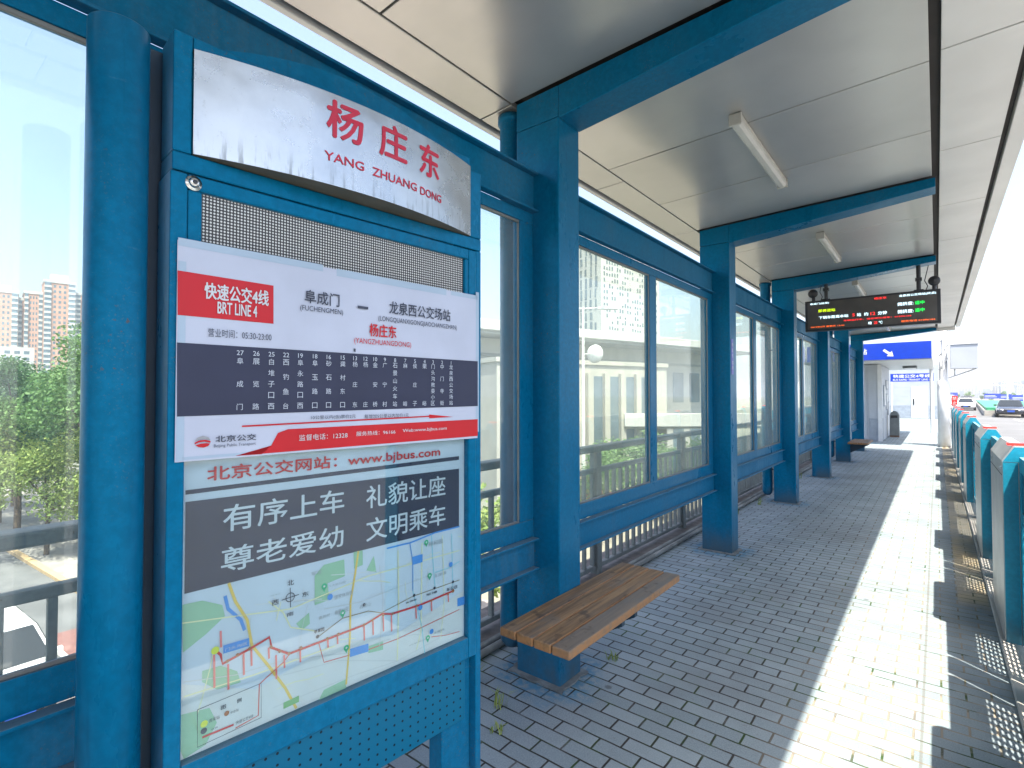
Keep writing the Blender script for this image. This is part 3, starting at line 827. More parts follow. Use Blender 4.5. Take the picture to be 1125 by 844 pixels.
# ---- artwork tables: strings with the box their ink fills on the board (metres)
ROUTE= [('P', 'red', 1, [(0.0084, 1.8371), (0.2244, 1.8346), (0.2253, 1.7358), (0.0095, 1.7348)]), ('T', '快速公交4线', 'white', 0.0632, 1.779, 0.212, 1.8191, 0.02), ('T', 'BRT LINE 4', 'white', 0.0919, 1.7474, 0.1835, 1.7763, 0.016), ('T', '营业时间：05:30-23:00', 'ink', 0.0722, 1.6901, 0.2196, 1.7103, 0.0), ('T', '阜成门', 'ink', 0.3063, 1.8005, 0.4081, 1.8373, 0.012), ('T', '(FUCHENGMEN)', 'ink', 0.2943, 1.7757, 0.4192, 1.7940, 0.0), ('T', '—', 'ink', 0.4655, 1.8049, 0.5, 1.8125, 0.02), ('T', '龙泉西公交场站', 'ink', 0.5729, 1.8010, 0.8161, 1.8409, 0.012), ('T', '(LONGQUANXIGONGJIAOCHANGZHAN)', 'ink', 0.535, 1.7716, 0.8448, 1.7906, 0.0), ('T', '杨庄东', 'red', 0.5044, 1.7257, 0.5994, 1.7653, 0.02), ('T', '(YANGZHUANGDONG)', 'red', 0.4548, 1.6978, 0.6544, 1.7182, 0.0), ('P', 'navy', 1, [(0.0091, 1.6716), (0.9447, 1.6721), (0.9448, 1.5119), (0.011, 1.5022)]), ('N', '27', 'pale', 0.1443, 1.6557, 0.0085), ('C', '阜', 'pale', 0.1443, 1.6355, 0.0195), ('C', '成', 'pale', 0.1443, 1.5789, 0.0195), ('C', '门', 'pale', 0.1443, 1.5223, 0.0195), ('N', '26', 'pale', 0.1825, 1.656, 0.0085), ('C', '展', 'pale', 0.1825, 1.6361, 0.0195), ('C', '览', 'pale', 0.1825, 1.5793, 0.0195), ('C', '路', 'pale', 0.1825, 1.5225, 0.0195), ('N', '25', 'pale', 0.2201, 1.6563, 0.0085), ('C', '白', 'pale', 0.2201, 1.6367, 0.0195), ('C', '堆', 'pale', 0.2201, 1.6082, 0.0195), ('C', '子', 'pale', 0.2201, 1.5796, 0.0195), ('C', '口', 'pale', 0.2201, 1.5511, 0.0195), ('C', '西', 'pale', 0.2201, 1.5226, 0.0195), ('N', '22', 'pale', 0.2577, 1.6566, 0.0085), ('C', '西', 'pale', 0.2577, 1.6373, 0.0195), ('C', '钓', 'pale', 0.2577, 1.5991, 0.0195), ('C', '鱼', 'pale', 0.2577, 1.561, 0.0195), ('C', '台', 'pale', 0.2577, 1.5228, 0.0195), ('N', '19', 'pale', 0.2961, 1.6569, 0.0085), ('C', '阜', 'pale', 0.2961, 1.6379, 0.0195), ('C', '永', 'pale', 0.2961, 1.6091, 0.0195), ('C', '路', 'pale', 0.2961, 1.5804, 0.0195), ('C', '口', 'pale', 0.2961, 1.5516, 0.0195), ('C', '西', 'pale', 0.2961, 1.5229, 0.0195), ('N', '18', 'pale', 0.3369, 1.6572, 0.0085), ('C', '阜', 'pale', 0.3369, 1.6386, 0.0195), ('C', '玉', 'pale', 0.3369, 1.6001, 0.0195), ('C', '路', 'pale', 0.3369, 1.5616, 0.0195), ('C', '口', 'pale', 0.3369, 1.5231, 0.0195), ('N', '16', 'pale', 0.3768, 1.6574, 0.0085), ('C', '砂', 'pale', 0.3768, 1.6392, 0.0195), ('C', '石', 'pale', 0.3768, 1.6005, 0.0195), ('C', '路', 'pale', 0.3768, 1.5619, 0.0195), ('C', '口', 'pale', 0.3768, 1.5232, 0.0195), ('N', '15', 'pale', 0.4192, 1.6578, 0.0085), ('C', '龚', 'pale', 0.4192, 1.6399, 0.0195), ('C', '村', 'pale', 0.4192, 1.6011, 0.0195), ('C', '东', 'pale', 0.4192, 1.5622, 0.0195), ('C', '口', 'pale', 0.4192, 1.5234, 0.0195), ('N', '13', 'pale', 0.4579, 1.658, 0.0085), ('C', '杨', 'pale', 0.4579, 1.6405, 0.0195), ('C', '庄', 'pale', 0.4579, 1.582, 0.0195), ('C', '东', 'pale', 0.4579, 1.5235, 0.0195), ('N', '12', 'pale', 0.4922, 1.6583, 0.0085), ('C', '杨', 'pale', 0.4922, 1.6411, 0.0195), ('C', '庄', 'pale', 0.4922, 1.5237, 0.0195), ('N', '10', 'pale', 0.5246, 1.6585, 0.0085), ('C', '金', 'pale', 0.5246, 1.6416, 0.0195), ('C', '安', 'pale', 0.5246, 1.5827, 0.0195), ('C', '桥', 'pale', 0.5246, 1.5238, 0.0195), ('N', '9', 'pale', 0.558, 1.6588, 0.0085), ('C', '广', 'pale', 0.558, 1.6421, 0.0195), ('C', '宁', 'pale', 0.558, 1.583, 0.0195), ('C', '村', 'pale', 0.558, 1.5239, 0.0195), ('N', '8', 'pale', 0.5946, 1.659, 0.0085), ('C', '石', 'pale', 0.5946, 1.6427, 0.0195), ('C', '景', 'pale', 0.5946, 1.619, 0.0195), ('C', '山', 'pale', 0.5946, 1.5952, 0.0195), ('C', '火', 'pale', 0.5946, 1.5715, 0.0195), ('C', '车', 'pale', 0.5946, 1.5477, 0.0195), ('C', '站', 'pale', 0.5946, 1.524, 0.0195), ('N', '7', 'pale', 0.6324, 1.6593, 0.0085), ('C', '麻', 'pale', 0.6324, 1.6433, 0.0195), ('C', '峪', 'pale', 0.6324, 1.5242, 0.0195), ('N', '5', 'pale', 0.6693, 1.6596, 0.0085), ('C', '侯', 'pale', 0.6693, 1.6439, 0.0195), ('C', '庄', 'pale', 0.6693, 1.5841, 0.0195), ('C', '子', 'pale', 0.6693, 1.5243, 0.0195), ('N', '4', 'pale', 0.7073, 1.6599, 0.0085), ('C', '栗', 'pale', 0.7073, 1.6445, 0.0195), ('C', '峪', 'pale', 0.7073, 1.5245, 0.0195), ('N', '3', 'pale', 0.7418, 1.6601, 0.0085), ('C', '门', 'pale', 0.7418, 1.6451, 0.0191), ('C', '头', 'pale', 0.7418, 1.625, 0.0191), ('C', '沟', 'pale', 0.7418, 1.6049, 0.0191), ('C', '教', 'pale', 0.7418, 1.5848, 0.0191), ('C', '委', 'pale', 0.7418, 1.5648, 0.0191), ('C', '小', 'pale', 0.7418, 1.5447, 0.0191), ('C', '区', 'pale', 0.7418, 1.5246, 0.0191), ('N', '2', 'pale', 0.7798, 1.6604, 0.0085), ('C', '中', 'pale', 0.7798, 1.6457, 0.0195), ('C', '门', 'pale', 0.7798, 1.6054, 0.0195), ('C', '寺', 'pale', 0.7798, 1.565, 0.0195), ('C', '街', 'pale', 0.7798, 1.5247, 0.0195), ('N', '1', 'pale', 0.819, 1.6607, 0.0085), ('C', '龙', 'pale', 0.819, 1.6463, 0.0192), ('C', '泉', 'pale', 0.819, 1.6261, 0.0192), ('C', '西', 'pale', 0.819, 1.6058, 0.0192), ('C', '公', 'pale', 0.819, 1.5856, 0.0192), ('C', '交', 'pale', 0.819, 1.5654, 0.0192), ('C', '场', 'pale', 0.819, 1.5451, 0.0192), ('C', '站', 'pale', 0.819, 1.5249, 0.0192), ('T', '10公里以内(含)票价2元', 'ink', 0.3266, 1.4832, 0.4608, 1.4956, 0.0), ('T', '每增加5公里以内加价1元', 'ink', 0.4893, 1.4819, 0.6464, 1.4943, 0.0), ('L', 'red', 0.004, 2, [(0.1508, 1.4741), (0.7304, 1.4817)]), ('P', 'red', 2, [(0.728, 1.4875), (0.8297, 1.4768), (0.728, 1.4751)]), ('P', 'red', 1, [(0.1367, 1.4023), (0.1991, 1.4015), (0.2221, 1.4214), (0.239, 1.4529), (0.2655, 1.4615), (0.9448, 1.4649), (0.9449, 1.4055)]), ('T', '北京公交', 'ink', 0.0906, 1.4383, 0.1843, 1.4543, 0.02), ('T', 'Beijing Public Transport', 'ink', 0.0876, 1.4245, 0.1831, 1.4337, 0.0), ('LOGO', 0.0637, 1.4414), ('T', '监督电话：12328', 'white', 0.2939, 1.4289, 0.4352, 1.4451, 0.0), ('T', '服务热线：96166', 'white', 0.463, 1.4318, 0.5967, 1.445, 0.0), ('T', 'Web:www.bjbus.com', 'white', 0.6236, 1.4318, 0.8004, 1.4451, 0.0), ('P', 'ink', 2, [(0.454, 1.6867), (0.4605, 1.6863), (0.4606, 1.6769), (0.454, 1.6774)])]
MAP= [('T', '公交客服热线：96166', 'red', 0.1778, 1.4011, 0.5288, 1.4289, 0.02), ('T', '北京公交网站：www.bjbus.com', 'red', 0.0825, 1.3374, 0.7972, 1.3788, 0.02), ('P', 'navy', 1, [(0.0381, 1.3274), (0.8835, 1.3364), (0.8835, 1.3235), (0.0382, 1.3171)]), ('P', 'navy', 1, [(0.0384, 1.2999), (0.8836, 1.2924), (0.8839, 1.0899), (0.0385, 1.0859)]), ('T', '有序上车', 'pale', 0.1188, 1.2133, 0.443, 1.2799, 0.01), ('T', '礼貌让座', 'pale', 0.5147, 1.2089, 0.82, 1.2775, 0.01), ('T', '尊老爱幼', 'pale', 0.1157, 1.1137, 0.4413, 1.1759, 0.01), ('T', '文明乘车', 'pale', 0.5153, 1.1099, 0.8202, 1.1793, 0.01), ('P', 'mapgreen', 1, [(0.0335, 1.0618), (0.0758, 1.0599), (0.1206, 1.0364), (0.1267, 1.0078), (0.0846, 0.977), (0.0369, 0.9504)]), ('P', 'mapgreen', 1, [(0.3562, 1.0489), (0.3831, 1.073), (0.4454, 1.0742), (0.4481, 1.0258), (0.3946, 1.0186), (0.4005, 0.9704), (0.3568, 0.9676)]), ('P', 'mapgreen', 1, [(0.5183, 1.0247), (0.5434, 1.063), (0.5526, 1.0107)]), ('P', 'mapgreen', 1, [(0.305, 0.9334), (0.341, 0.9522), (0.3434, 0.9213), (0.3205, 0.9107)]), ('P', 'mapgreen', 1, [(0.0776, 0.8926), (0.118, 0.8905), (0.1562, 0.8625), (0.1651, 0.8318), (0.1103, 0.836), (0.0779, 0.8665)]), ('P', 'mapgreen', 1, [(0.0325, 0.8087), (0.0945, 0.7987), (0.1111, 0.7563), (0.0874, 0.715), (0.0412, 0.7036), (0.0319, 0.7334)]), ('P', 'mapgreen', 1, [(0.475, 1.089), (0.5055, 1.0878), (0.5057, 1.0441), (0.4777, 1.0399)]), ('P', 'mapgreen', 1, [(0.5258, 0.7979), (0.5772, 0.7969), (0.5773, 0.7688), (0.5259, 0.776)]), ('P', 'mapgreen', 1, [(0.3856, 0.7239), (0.4535, 0.7279), (0.4537, 0.6962), (0.3642, 0.6923)]), ('L', 'mapgold', 0.007, 2, [(0.1344, 1.0865), (0.1502, 1.0369), (0.1786, 0.9827), (0.1909, 0.914), (0.2327, 0.8475), (0.2765, 0.7731), (0.3069, 0.707)]), ('L', 'mapgold', 0.006, 2, [(0.4907, 1.0888), (0.4814, 1.0283), (0.4663, 0.9464), (0.4646, 0.8404), (0.4536, 0.712)]), ('L', 'mapblue', 0.008, 2, [(0.1263, 1.0572), (0.1333, 1.0238), (0.1637, 0.9873), (0.1727, 0.9588)]), ('L', 'mapblue', 0.005, 2, [(0.589, 1.0755), (0.6438, 1.0755), (0.675, 1.0749), (0.7773, 1.0884), (0.8856, 1.0895)]), ('L', 'mapblue', 0.003, 2, [(0.675, 1.0749), (0.6868, 1.0132), (0.6872, 0.9186)]), ('L', 'mapcyan', 0.003, 2, [(0.7617, 1.0877), (0.7697, 0.9819), (0.7778, 0.9063)]), ('L', 'mapcyan', 0.0025, 2, [(0.7776, 0.9554), (0.8338, 0.9567), (0.8858, 0.9674)]), ('L', 'mapcyan', 0.003, 2, [(0.6872, 0.9186), (0.7245, 0.7887), (0.7353, 0.7012)]), ('L', 'mapcyan', 0.0025, 2, [(0.8501, 1.0706), (0.8555, 0.8603)]), ('L', 'mapyel', 0.0035, 2, [(0.6299, 1.061), (0.6334, 0.8986), (0.6286, 0.7164)]), ('L', 'mapyel', 0.0035, 2, [(0.7236, 1.0649), (0.72, 0.7782), (0.7025, 0.7248)]), ('L', 'mapyel', 0.003, 2, [(0.0339, 1.0193), (0.1505, 1.0005), (0.2896, 0.9774), (0.5246, 1.0066), (0.8857, 1.0059)]), ('L', 'mapyel', 0.003, 2, [(0.2312, 1.0137), (0.2699, 0.9736), (0.29, 0.9284), (0.3627, 0.8949)]), ('L', 'mapyel', 0.003, 2, [(0.0396, 0.8478), (0.1961, 0.8381), (0.4183, 0.8352)]), ('L', 'mapgrey', 0.002, 2, [(0.0392, 0.8818), (0.152, 0.8551), (0.271, 0.8476), (0.453, 0.802), (0.6038, 0.7935)]), ('L', 'mapgrey', 0.0018, 2, [(0.2713, 0.8089), (0.4299, 0.7893), (0.6314, 0.7154), (0.8759, 0.74)]), ('L', 'mapgrey', 0.002, 2, [(0.5629, 1.0306), (0.5766, 0.9149), (0.5641, 0.7846)]), ('L', 'mapgrey', 0.002, 2, [(0.384, 0.9495), (0.5002, 0.9367), (0.6304, 0.9455), (0.8756, 0.9569)]), ('L', 'mapyel', 0.0025, 2, [(0.8091, 1.0723), (0.8177, 0.8458), (0.8019, 0.7268)]), ('L', 'mapgrey', 0.0018, 2, [(0.2431, 0.7345), (0.3639, 0.7327), (0.4772, 0.7293), (0.6314, 0.7154)]), ('L', 'red', 0.0062, 3, [(0.1052, 0.9322), (0.1177, 0.9172), (0.1221, 0.8934), (0.1864, 0.9082), (0.2339, 0.9209), (0.2398, 0.8923), (0.2856, 0.8598), (0.3846, 0.8622), (0.5129, 0.8655), (0.5741, 0.8797), (0.6061, 0.8688), (0.7168, 0.8652), (0.8555, 0.873)]), ('L', 'maproute', 0.003, 2, [(0.2856, 0.8568), (0.271, 0.8428), (0.2099, 0.8094), (0.2079, 0.7311), (0.1532, 0.7238)]), ('L', 'maproute', 0.0026, 2, [(0.3683, 0.8626), (0.3851, 0.8007), (0.5258, 0.7869), (0.6311, 0.7843), (0.886, 0.8007)]), ('L', 'maproute', 0.0022, 2, [(0.7626, 0.7461), (0.8261, 0.7311), (0.8861, 0.724)]), ('L', 'mapbrown', 0.0026, 2, [(0.3682, 0.8779), (0.4407, 0.9063), (0.5252, 0.9021), (0.5702, 0.8831), (0.6872, 0.9009), (0.8859, 0.9032)]), ('D', 'dots', 0.0042, 4, (0.1329, 0.8965)), ('D', 'dots', 0.0042, 4, (0.1558, 0.9035)), ('D', 'dots', 0.0042, 4, (0.1847, 0.9088)), ('D', 'dots', 0.0042, 4, (0.2379, 0.8948)), ('D', 'dots', 0.0042, 4, (0.261, 0.8753)), ('D', 'dots', 0.0042, 4, (0.2856, 0.8607)), ('D', 'dots', 0.0042, 4, (0.3178, 0.865)), ('D', 'dots', 0.0042, 4, (0.3934, 0.8643)), ('D', 'dots', 0.0042, 4, (0.4272, 0.8655)), ('D', 'dots', 0.0042, 4, (0.5104, 0.8663)), ('D', 'dots', 0.0042, 4, (0.538, 0.8707)), ('D', 'dots', 0.0042, 4, (0.5768, 0.8744)), ('D', 'dots', 0.0042, 4, (0.6102, 0.8687)), ('D', 'dots', 0.0042, 4, (0.702, 0.8671)), ('D', 'dots', 0.0042, 4, (0.7623, 0.8666)), ('D', 'dots', 0.0042, 4, (0.834, 0.8688)), ('D', 'mapyel2', 0.009, 4, (0.1052, 0.9322)), ('D', 'dots', 0.006, 4, (0.8555, 0.873)), ('D', 'pin', 0.0085, 4, (0.3836, 1.0132)), ('D', 'pin', 0.0085, 4, (0.4406, 0.9221)), ('D', 'pin', 0.0085, 4, (0.7402, 1.0639)), ('D', 'pin', 0.0085, 4, (0.7543, 0.9514)), ('D', 'pin', 0.0085, 4, (0.7473, 0.7488)), ('D', 'pin', 0.0085, 4, (0.4529, 0.8179)), ('D', 'mapblue', 0.0085, 4, (0.4015, 0.9784)), ('D', 'mapblue', 0.0085, 4, (0.8453, 0.9666)), ('D', 'mapblue', 0.0085, 4, (0.7168, 0.8568)), ('D', 'mapblue', 0.0085, 4, (0.7626, 0.7643)), ('D', 'navy', 0.005, 4, (0.365, 0.879)), ('D', 'navy', 0.005, 4, (0.5101, 0.9252)), ('D', 'navy', 0.005, 4, (0.6916, 0.9032)), ('D', 'navy', 0.005, 4, (0.7746, 0.9047)), ('D', 'navy', 0.005, 4, (0.8554, 0.9046)), ('L', 'strip', 0.0048, 3, [(0.1029, 0.9225), (0.1045, 0.8427)]), ('L', 'strip', 0.0048, 3, [(0.1171, 0.9751), (0.1183, 0.9347)]), ('L', 'strip', 0.0048, 3, [(0.1346, 0.8887), (0.1361, 0.8254)]), ('L', 'strip', 0.0048, 3, [(0.1706, 0.9027), (0.172, 0.8474)]), ('L', 'strip', 0.0048, 3, [(0.1891, 0.9054), (0.1904, 0.8633)]), ('L', 'strip', 0.0048, 3, [(0.2323, 0.8949), (0.2335, 0.8661)]), ('L', 'strip', 0.0048, 3, [(0.2514, 0.8691), (0.2529, 0.8065)]), ('L', 'strip', 0.0048, 3, [(0.2728, 0.8614), (0.2741, 0.8272)]), ('L', 'strip', 0.0048, 3, [(0.3158, 0.8658), (0.3171, 0.8258)]), ('L', 'strip', 0.0048, 3, [(0.3956, 0.8636), (0.3969, 0.8374)]), ('L', 'strip', 0.0048, 3, [(0.4249, 0.8642), (0.4262, 0.8376)]), ('L', 'strip', 0.0048, 3, [(0.5105, 0.863), (0.5119, 0.819)]), ('L', 'strip', 0.0048, 3, [(0.5406, 0.8677), (0.5421, 0.8253)]), ('L', 'strip', 0.0048, 3, [(0.5768, 0.8699), (0.5783, 0.8245)]), ('L', 'strip', 0.0048, 3, [(0.6061, 0.8666), (0.6077, 0.8149)]), ('L', 'strip', 0.0048, 3, [(0.699, 0.8679), (0.7007, 0.826)]), ('L', 'strip', 0.0048, 3, [(0.7623, 0.8617), (0.7639, 0.8308)]), ('L', 'strip', 0.0048, 3, [(0.834, 0.8662), (0.8357, 0.8407)]), ('P', 'mapblue', 3, [(0.1233, 0.9374), (0.1835, 0.9359), (0.1837, 0.9156), (0.1235, 0.9178)]), ('P', 'mapblue', 3, [(0.4648, 0.8105), (0.5257, 0.8056), (0.5259, 0.7814), (0.4649, 0.7871)]), ('P', 'mapblue', 3, [(0.6839, 1.0281), (0.7252, 1.0289), (0.7253, 1.0024), (0.684, 1.0021)]), ('P', 'mapblue', 3, [(0.8757, 0.842), (0.9101, 0.84), (0.9102, 0.8116), (0.8758, 0.8139)]), ('T', '门头沟区', 'white', 0.1276, 0.9217, 0.1791, 0.9291, 0.0), ('P', 'mapgreen2', 3, [(0.2719, 0.7365), (0.3137, 0.7384), (0.3138, 0.7216), (0.272, 0.7201)]), ('T', '北', 'ink', 0.2792, 1.0409, 0.297, 1.0559, 0.016), ('T', '南', 'ink', 0.2779, 0.9595, 0.2967, 0.9704, 0.016), ('T', '西', 'ink', 0.2389, 1.0001, 0.2569, 1.0141, 0.016), ('T', '东', 'ink', 0.3198, 1.0003, 0.3385, 1.0131, 0.016), ('L', 'ink', 0.0022, 4, [(0.2647, 1.008), (0.3116, 1.0105)]), ('L', 'ink', 0.0022, 4, [(0.2871, 1.0349), (0.2886, 0.9826)]), ('R', 'ink', 0.0125, 0.0022, 4, 0.2874, 1.0094), ('L', 'ink', 0.0015, 3, [(0.0683, 0.8057), (0.2145, 0.8104), (0.2153, 0.7232), (0.0693, 0.7178), (0.0683, 0.8057)]), ('T', '图', 'ink', 0.119, 0.7837, 0.1306, 0.7938, 0.02), ('T', '例', 'ink', 0.1552, 0.7842, 0.1664, 0.7949, 0.02), ('D', 'mapyel2', 0.008, 4, (0.0829, 0.7665)), ('D', 'dots', 0.006, 4, (0.1325, 0.7698)), ('D', 'navy', 0.007, 4, (0.0823, 0.7503)), ('L', 'red', 0.005, 3, [(0.0792, 0.7362), (0.1489, 0.7348)]), ('T', '首末站', 'ink', 0.0932, 0.7644, 0.1167, 0.7732, 0.0), ('T', '中途站', 'ink', 0.1409, 0.7643, 0.1597, 0.7706, 0.0), ('T', '地铁', 'ink', 0.0967, 0.7437, 0.1128, 0.7485, 0.0), ('T', '快速公交4线', 'ink', 0.1531, 0.7328, 0.1951, 0.7414, 0.0), ('T', '冯村', 'mapgrey2', 0.2311, 1.0251, 0.2616, 1.0291, 0.0), ('T', '军庄', 'mapgrey2', 0.3455, 1.0516, 0.3777, 1.0619, 0.0), ('T', '八大处公园', 'mapgrey2', 0.3946, 1.0062, 0.4482, 1.0131, 0.0), ('T', '国家体育馆', 'mapgrey2', 0.4151, 0.9663, 0.472, 0.9791, 0.0), ('T', '希望公园', 'mapgrey2', 0.4154, 0.9225, 0.4581, 0.936, 0.0), ('T', '石景山', 'mapgrey2', 0.4942, 0.9168, 0.5314, 0.9278, 0.0), ('T', '高井村', 'mapgrey2', 0.3679, 0.9237, 0.4007, 0.9342, 0.0), ('T', '颐和园', 'mapgrey2', 0.7494, 1.0474, 0.8092, 1.0623, 0.0), ('T', '玉渊潭', 'mapgrey2', 0.7699, 0.939, 0.8256, 0.9499, 0.0), ('T', '西山村', 'mapgrey2', 0.0406, 0.894, 0.0855, 0.8939, 0.0), ('T', '四季青桥', 'mapgrey2', 0.6734, 0.7467, 0.7397, 0.7502, 0.0), ('T', '永定路', 'mapgrey2', 0.7704, 0.752, 0.8179, 0.7587, 0.0), ('T', '苹果园', 'navy', 0.3542, 0.8896, 0.3844, 0.9001, 0.02), ('T', '五棵松', 'navy', 0.6586, 0.8855, 0.7019, 0.8909, 0.02), ('T', '军博', 'navy', 0.7393, 0.8864, 0.7857, 0.8944, 0.02), ('T', '车公庄', 'navy', 0.8258, 0.8785, 0.8757, 0.8905, 0.02)]
# ------------------------------------------------------------------ the two posters on the board
def printed(mb, rows, y0, dy=0.0006):
    pl = lambda lay: (lambda u, v: (u, y0 - dy * lay, v))
    for q in rows:
        if q[0] == 'T':
            _, s, c, u0, v0, u1, v1, bd = q
            text(mb, s, M['p_' + c], u0, v0, u1, v1, pl(5), bd)
        elif q[0] in 'NC':
            textc(mb, q[1], M['p_' + q[2]], q[3], q[4], (0.0118 if q[0] == 'N' else q[5] * 0.8), pl(5), .02)
        elif q[0] == 'P':
            p = pl(q[2]); mb.add([p(*a) for a in q[3]], [tuple(range(len(q[3])))], M['p_' + q[1]])
        elif q[0] == 'L':
            p = pl(q[3]); pts = [Vector(a) for a in q[4]]; w = q[2] / 2
            off = []
            for i, a in enumerate(pts):
                t = (pts[min(i + 1, len(pts) - 1)] - pts[max(i - 1, 0)])
                t = t.normalized() if t.length > 1e-9 else Vector((1, 0))
                off.append(Vector((-t.y, t.x)) * w)
            vs = [p(*(a + o)) for a, o in zip(pts, off)] + [p(*(a - o)) for a, o in zip(pts, off)]
            n = len(pts)
            mb.add(vs, [(i, i + 1, n + i + 1, n + i) for i in range(n - 1)], M['p_' + q[1]])
        elif q[0] == 'D':
            q = q[:4] + tuple(q[4])
            p = pl(q[3]); mb.add([p(q[4] + q[2] * math.cos(t * math.pi / 8), q[5] + q[2] * math.sin(t * math.pi / 8)) for t in range(16)], [tuple(range(16))], M['p_' + q[1]])
            if q[1] == 'pin':
                p = pl(q[3] + .6); mb.add([p(q[4] + .003 * math.cos(t * math.pi / 5), q[5] + .003 * math.sin(t * math.pi / 5)) for t in range(10)], [tuple(range(10))], M['p_white'])
                p = pl(q[3]); mb.add([p(q[4] - .006, q[5] - .005), p(q[4] + .006, q[5] - .005), p(q[4], q[5] - .016)], [(0, 1, 2)], M['p_pin'])
        elif q[0] == 'R':
            p = pl(q[4]); n = 28; r0, r1 = q[2], q[2] - q[3]
            vs = [p(q[5] + rr * math.cos(2 * math.pi * t / n), q[6] + rr * math.sin(2 * math.pi * t / n)) for rr in (r0, r1) for t in range(n)]
            mb.add(vs, [(i, (i + 1) % n, n + (i + 1) % n, n + i) for i in range(n)], M['p_' + q[1]])
        elif q[0] == 'LOGO':
            u, v = q[1], q[2]
            for lay, col, pts in ((3, 'grey', [(-.016, .002), (-.012, .010), (0, .0145), (.012, .0105), (.0165, .003), (.006, .007), (-.004, .0065)]),
                                  (3, 'red', [(-.017, -.001), (-.006, .004), (.006, .0045), (.017, .001), (.0165, -.003), (.004, .0005), (-.008, -.001), (-.0165, -.005)]),
                                  (3, 'red', [(-.015, -.007), (-.004, -.004), (.008, -.0035), (.016, -.005), (.012, -.0105), (.002, -.0135), (-.009, -.0115)])):
                p = pl(lay); mb.add([p(u + a, v + b) for a, b in pts], [tuple(range(len(pts)))], M['p_' + col])

def sheet(mb, u0, v0, u1, v1, y, th, mat, wav=0.0, nx=20, nz=8):
    """thin paper with a slight wave"""
    def yy(u, v): return y + wav * math.sin(u * 9.0 + v * 4.0) * math.sin(v * 7.0)
    vs = []
    for s_ in (0, th):
        for j in range(nz + 1):
            for i in range(nx + 1):
                u = u0 + (u1 - u0) * i / nx; v = v0 + (v1 - v0) * j / nz
                vs.append((u, yy(u, v) + s_, v))
    n1 = (nx + 1) * (nz + 1)
    fs = []
    for j in range(nz):
        for i in range(nx):
            a_ = j * (nx + 1) + i
            fs.append((a_, a_ + 1, a_ + nx + 2, a_ + nx + 1)); fs.append(tuple(q + n1 for q in (a_, a_ + nx + 1, a_ + nx + 2, a_ + 1)))
    mb.add(vs, fs, mat, True)

RP = thing('route_poster', 'white and red paper bus line poster taped across the blue board', 'poster', BL + BD * 0.005, BA)
RP.location = BL
s_ = MB(); sheet(s_, 0.008, 1.398, 0.9445, 1.908, -0.0105, 0.0008, M['paper']); s_.build('sheet', RP)
s_ = MB()
for u0, v0, u1, v1 in ((0.009, 1.895, 0.36, 1.9135), (0.40, 1.889, 0.80, 1.910), (0.82, 1.893, 0.944, 1.907), (0.010, 1.40, 0.026, 1.86), (0.936, 1.42, 0.951, 1.92), (0.022, 1.402, 0.30, 1.409)):
    s_.add([(u0, -0.0112, v0), (u1, -0.0112, v0), (u1, -0.0112, v1), (u0, -0.0112, v1)], [(0, 1, 2, 3)], M['film'])
s_.build('tape', RP)
s_ = MB(); printed(s_, [q for q in ROUTE if q[0] in 'PL' and q[0] != 'LOGO'], -0.0113); s_.build('printed_bands', RP)
s_ = MB(); printed(s_, [q for q in ROUTE if q[0] in ('T', 'N', 'C', 'LOGO')], -0.0113); s_.build('printed_lettering', RP)

MP = thing('map_poster', 'bus line map poster with dark slogan banner behind the lower glass of the board', 'poster', BL, BA)
s_ = MB(); s_.box(0.0305, 0.020, 0.703, 0.9080, 0.0215, 1.55, M['mappaper']); s_.build('sheet', MP)
land = [('P', c, 0.5, p) for c, p in (
    ('white', [(0.032, 0.704), (0.90, 0.704), (0.905, 0.86), (0.62, 0.80), (0.42, 0.84), (0.20, 0.80), (0.032, 0.88)]),)]
rq = random.Random(12)
streets = []
for i in range(46):
    u, v = rq.uniform(.05, .89), rq.uniform(.73, 1.16)
    a_ = rq.choice((0.05, 1.55, -0.2, 1.3)) + rq.uniform(-.12, .12); L_ = rq.uniform(.05, .2)
    pts = [(u + math.cos(a_) * L_ * k_ / 3 + rq.uniform(-.004, .004), v + math.sin(a_) * L_ * k_ / 3 + rq.uniform(-.004, .004)) for k_ in range(4)]
    top_ = lambda q: 1.235 - 0.10 * (0.9 - q[0])
    pts = [q for q in pts if .036 < q[0] < .90 and .71 < q[1] < 1.0 + (q[0] - .03) * .13]
    if len(pts) > 1: streets.append(('L', rq.choice(('mapgrey', 'white', 'mapyel', 'white')), rq.choice((.0012, .002)), 1.5, pts))
s_ = MB(); printed(s_, land + streets + [q for q in MAP if q[0] in 'PLDR'], 0.0192); s_.build('printed_map', MP)
s_ = MB(); printed(s_, [q for q in MAP if q[0] in 'TNC'], 0.0192); s_.build('printed_lettering', MP)

# ------------------------------------------------------------------ benches
def make_bench(y, label):
    t = thing('bench', label, 'bench', (-1.375, y, 0), 0, 'wooden slat benches bolted to the posts')
    for i in range(4):
        x0 = -0.190 + i * 0.0955
        p = MB(); p.box(x0, -0.597, 0.455, x0 + 0.0885, 0.597, 0.495, M['wood'])
        po = p.build('plank', t, bevel=0.006); po.color = ((0.35, 0.6, 0.1, 1.0)[i], 0, 0, 1)
    b = MB()
    for y0 in (-0.085, 0.055):
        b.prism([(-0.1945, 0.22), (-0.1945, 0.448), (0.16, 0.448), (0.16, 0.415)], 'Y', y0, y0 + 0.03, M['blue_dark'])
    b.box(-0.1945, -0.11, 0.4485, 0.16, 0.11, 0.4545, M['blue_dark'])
    b.build('bracket', t)
    return t
make_bench(2.44, 'weathered wooden slat bench beside the information board, in the foreground')
make_bench(14.44, 'small distant wooden bench by the white cabin at the far end of the shelter')

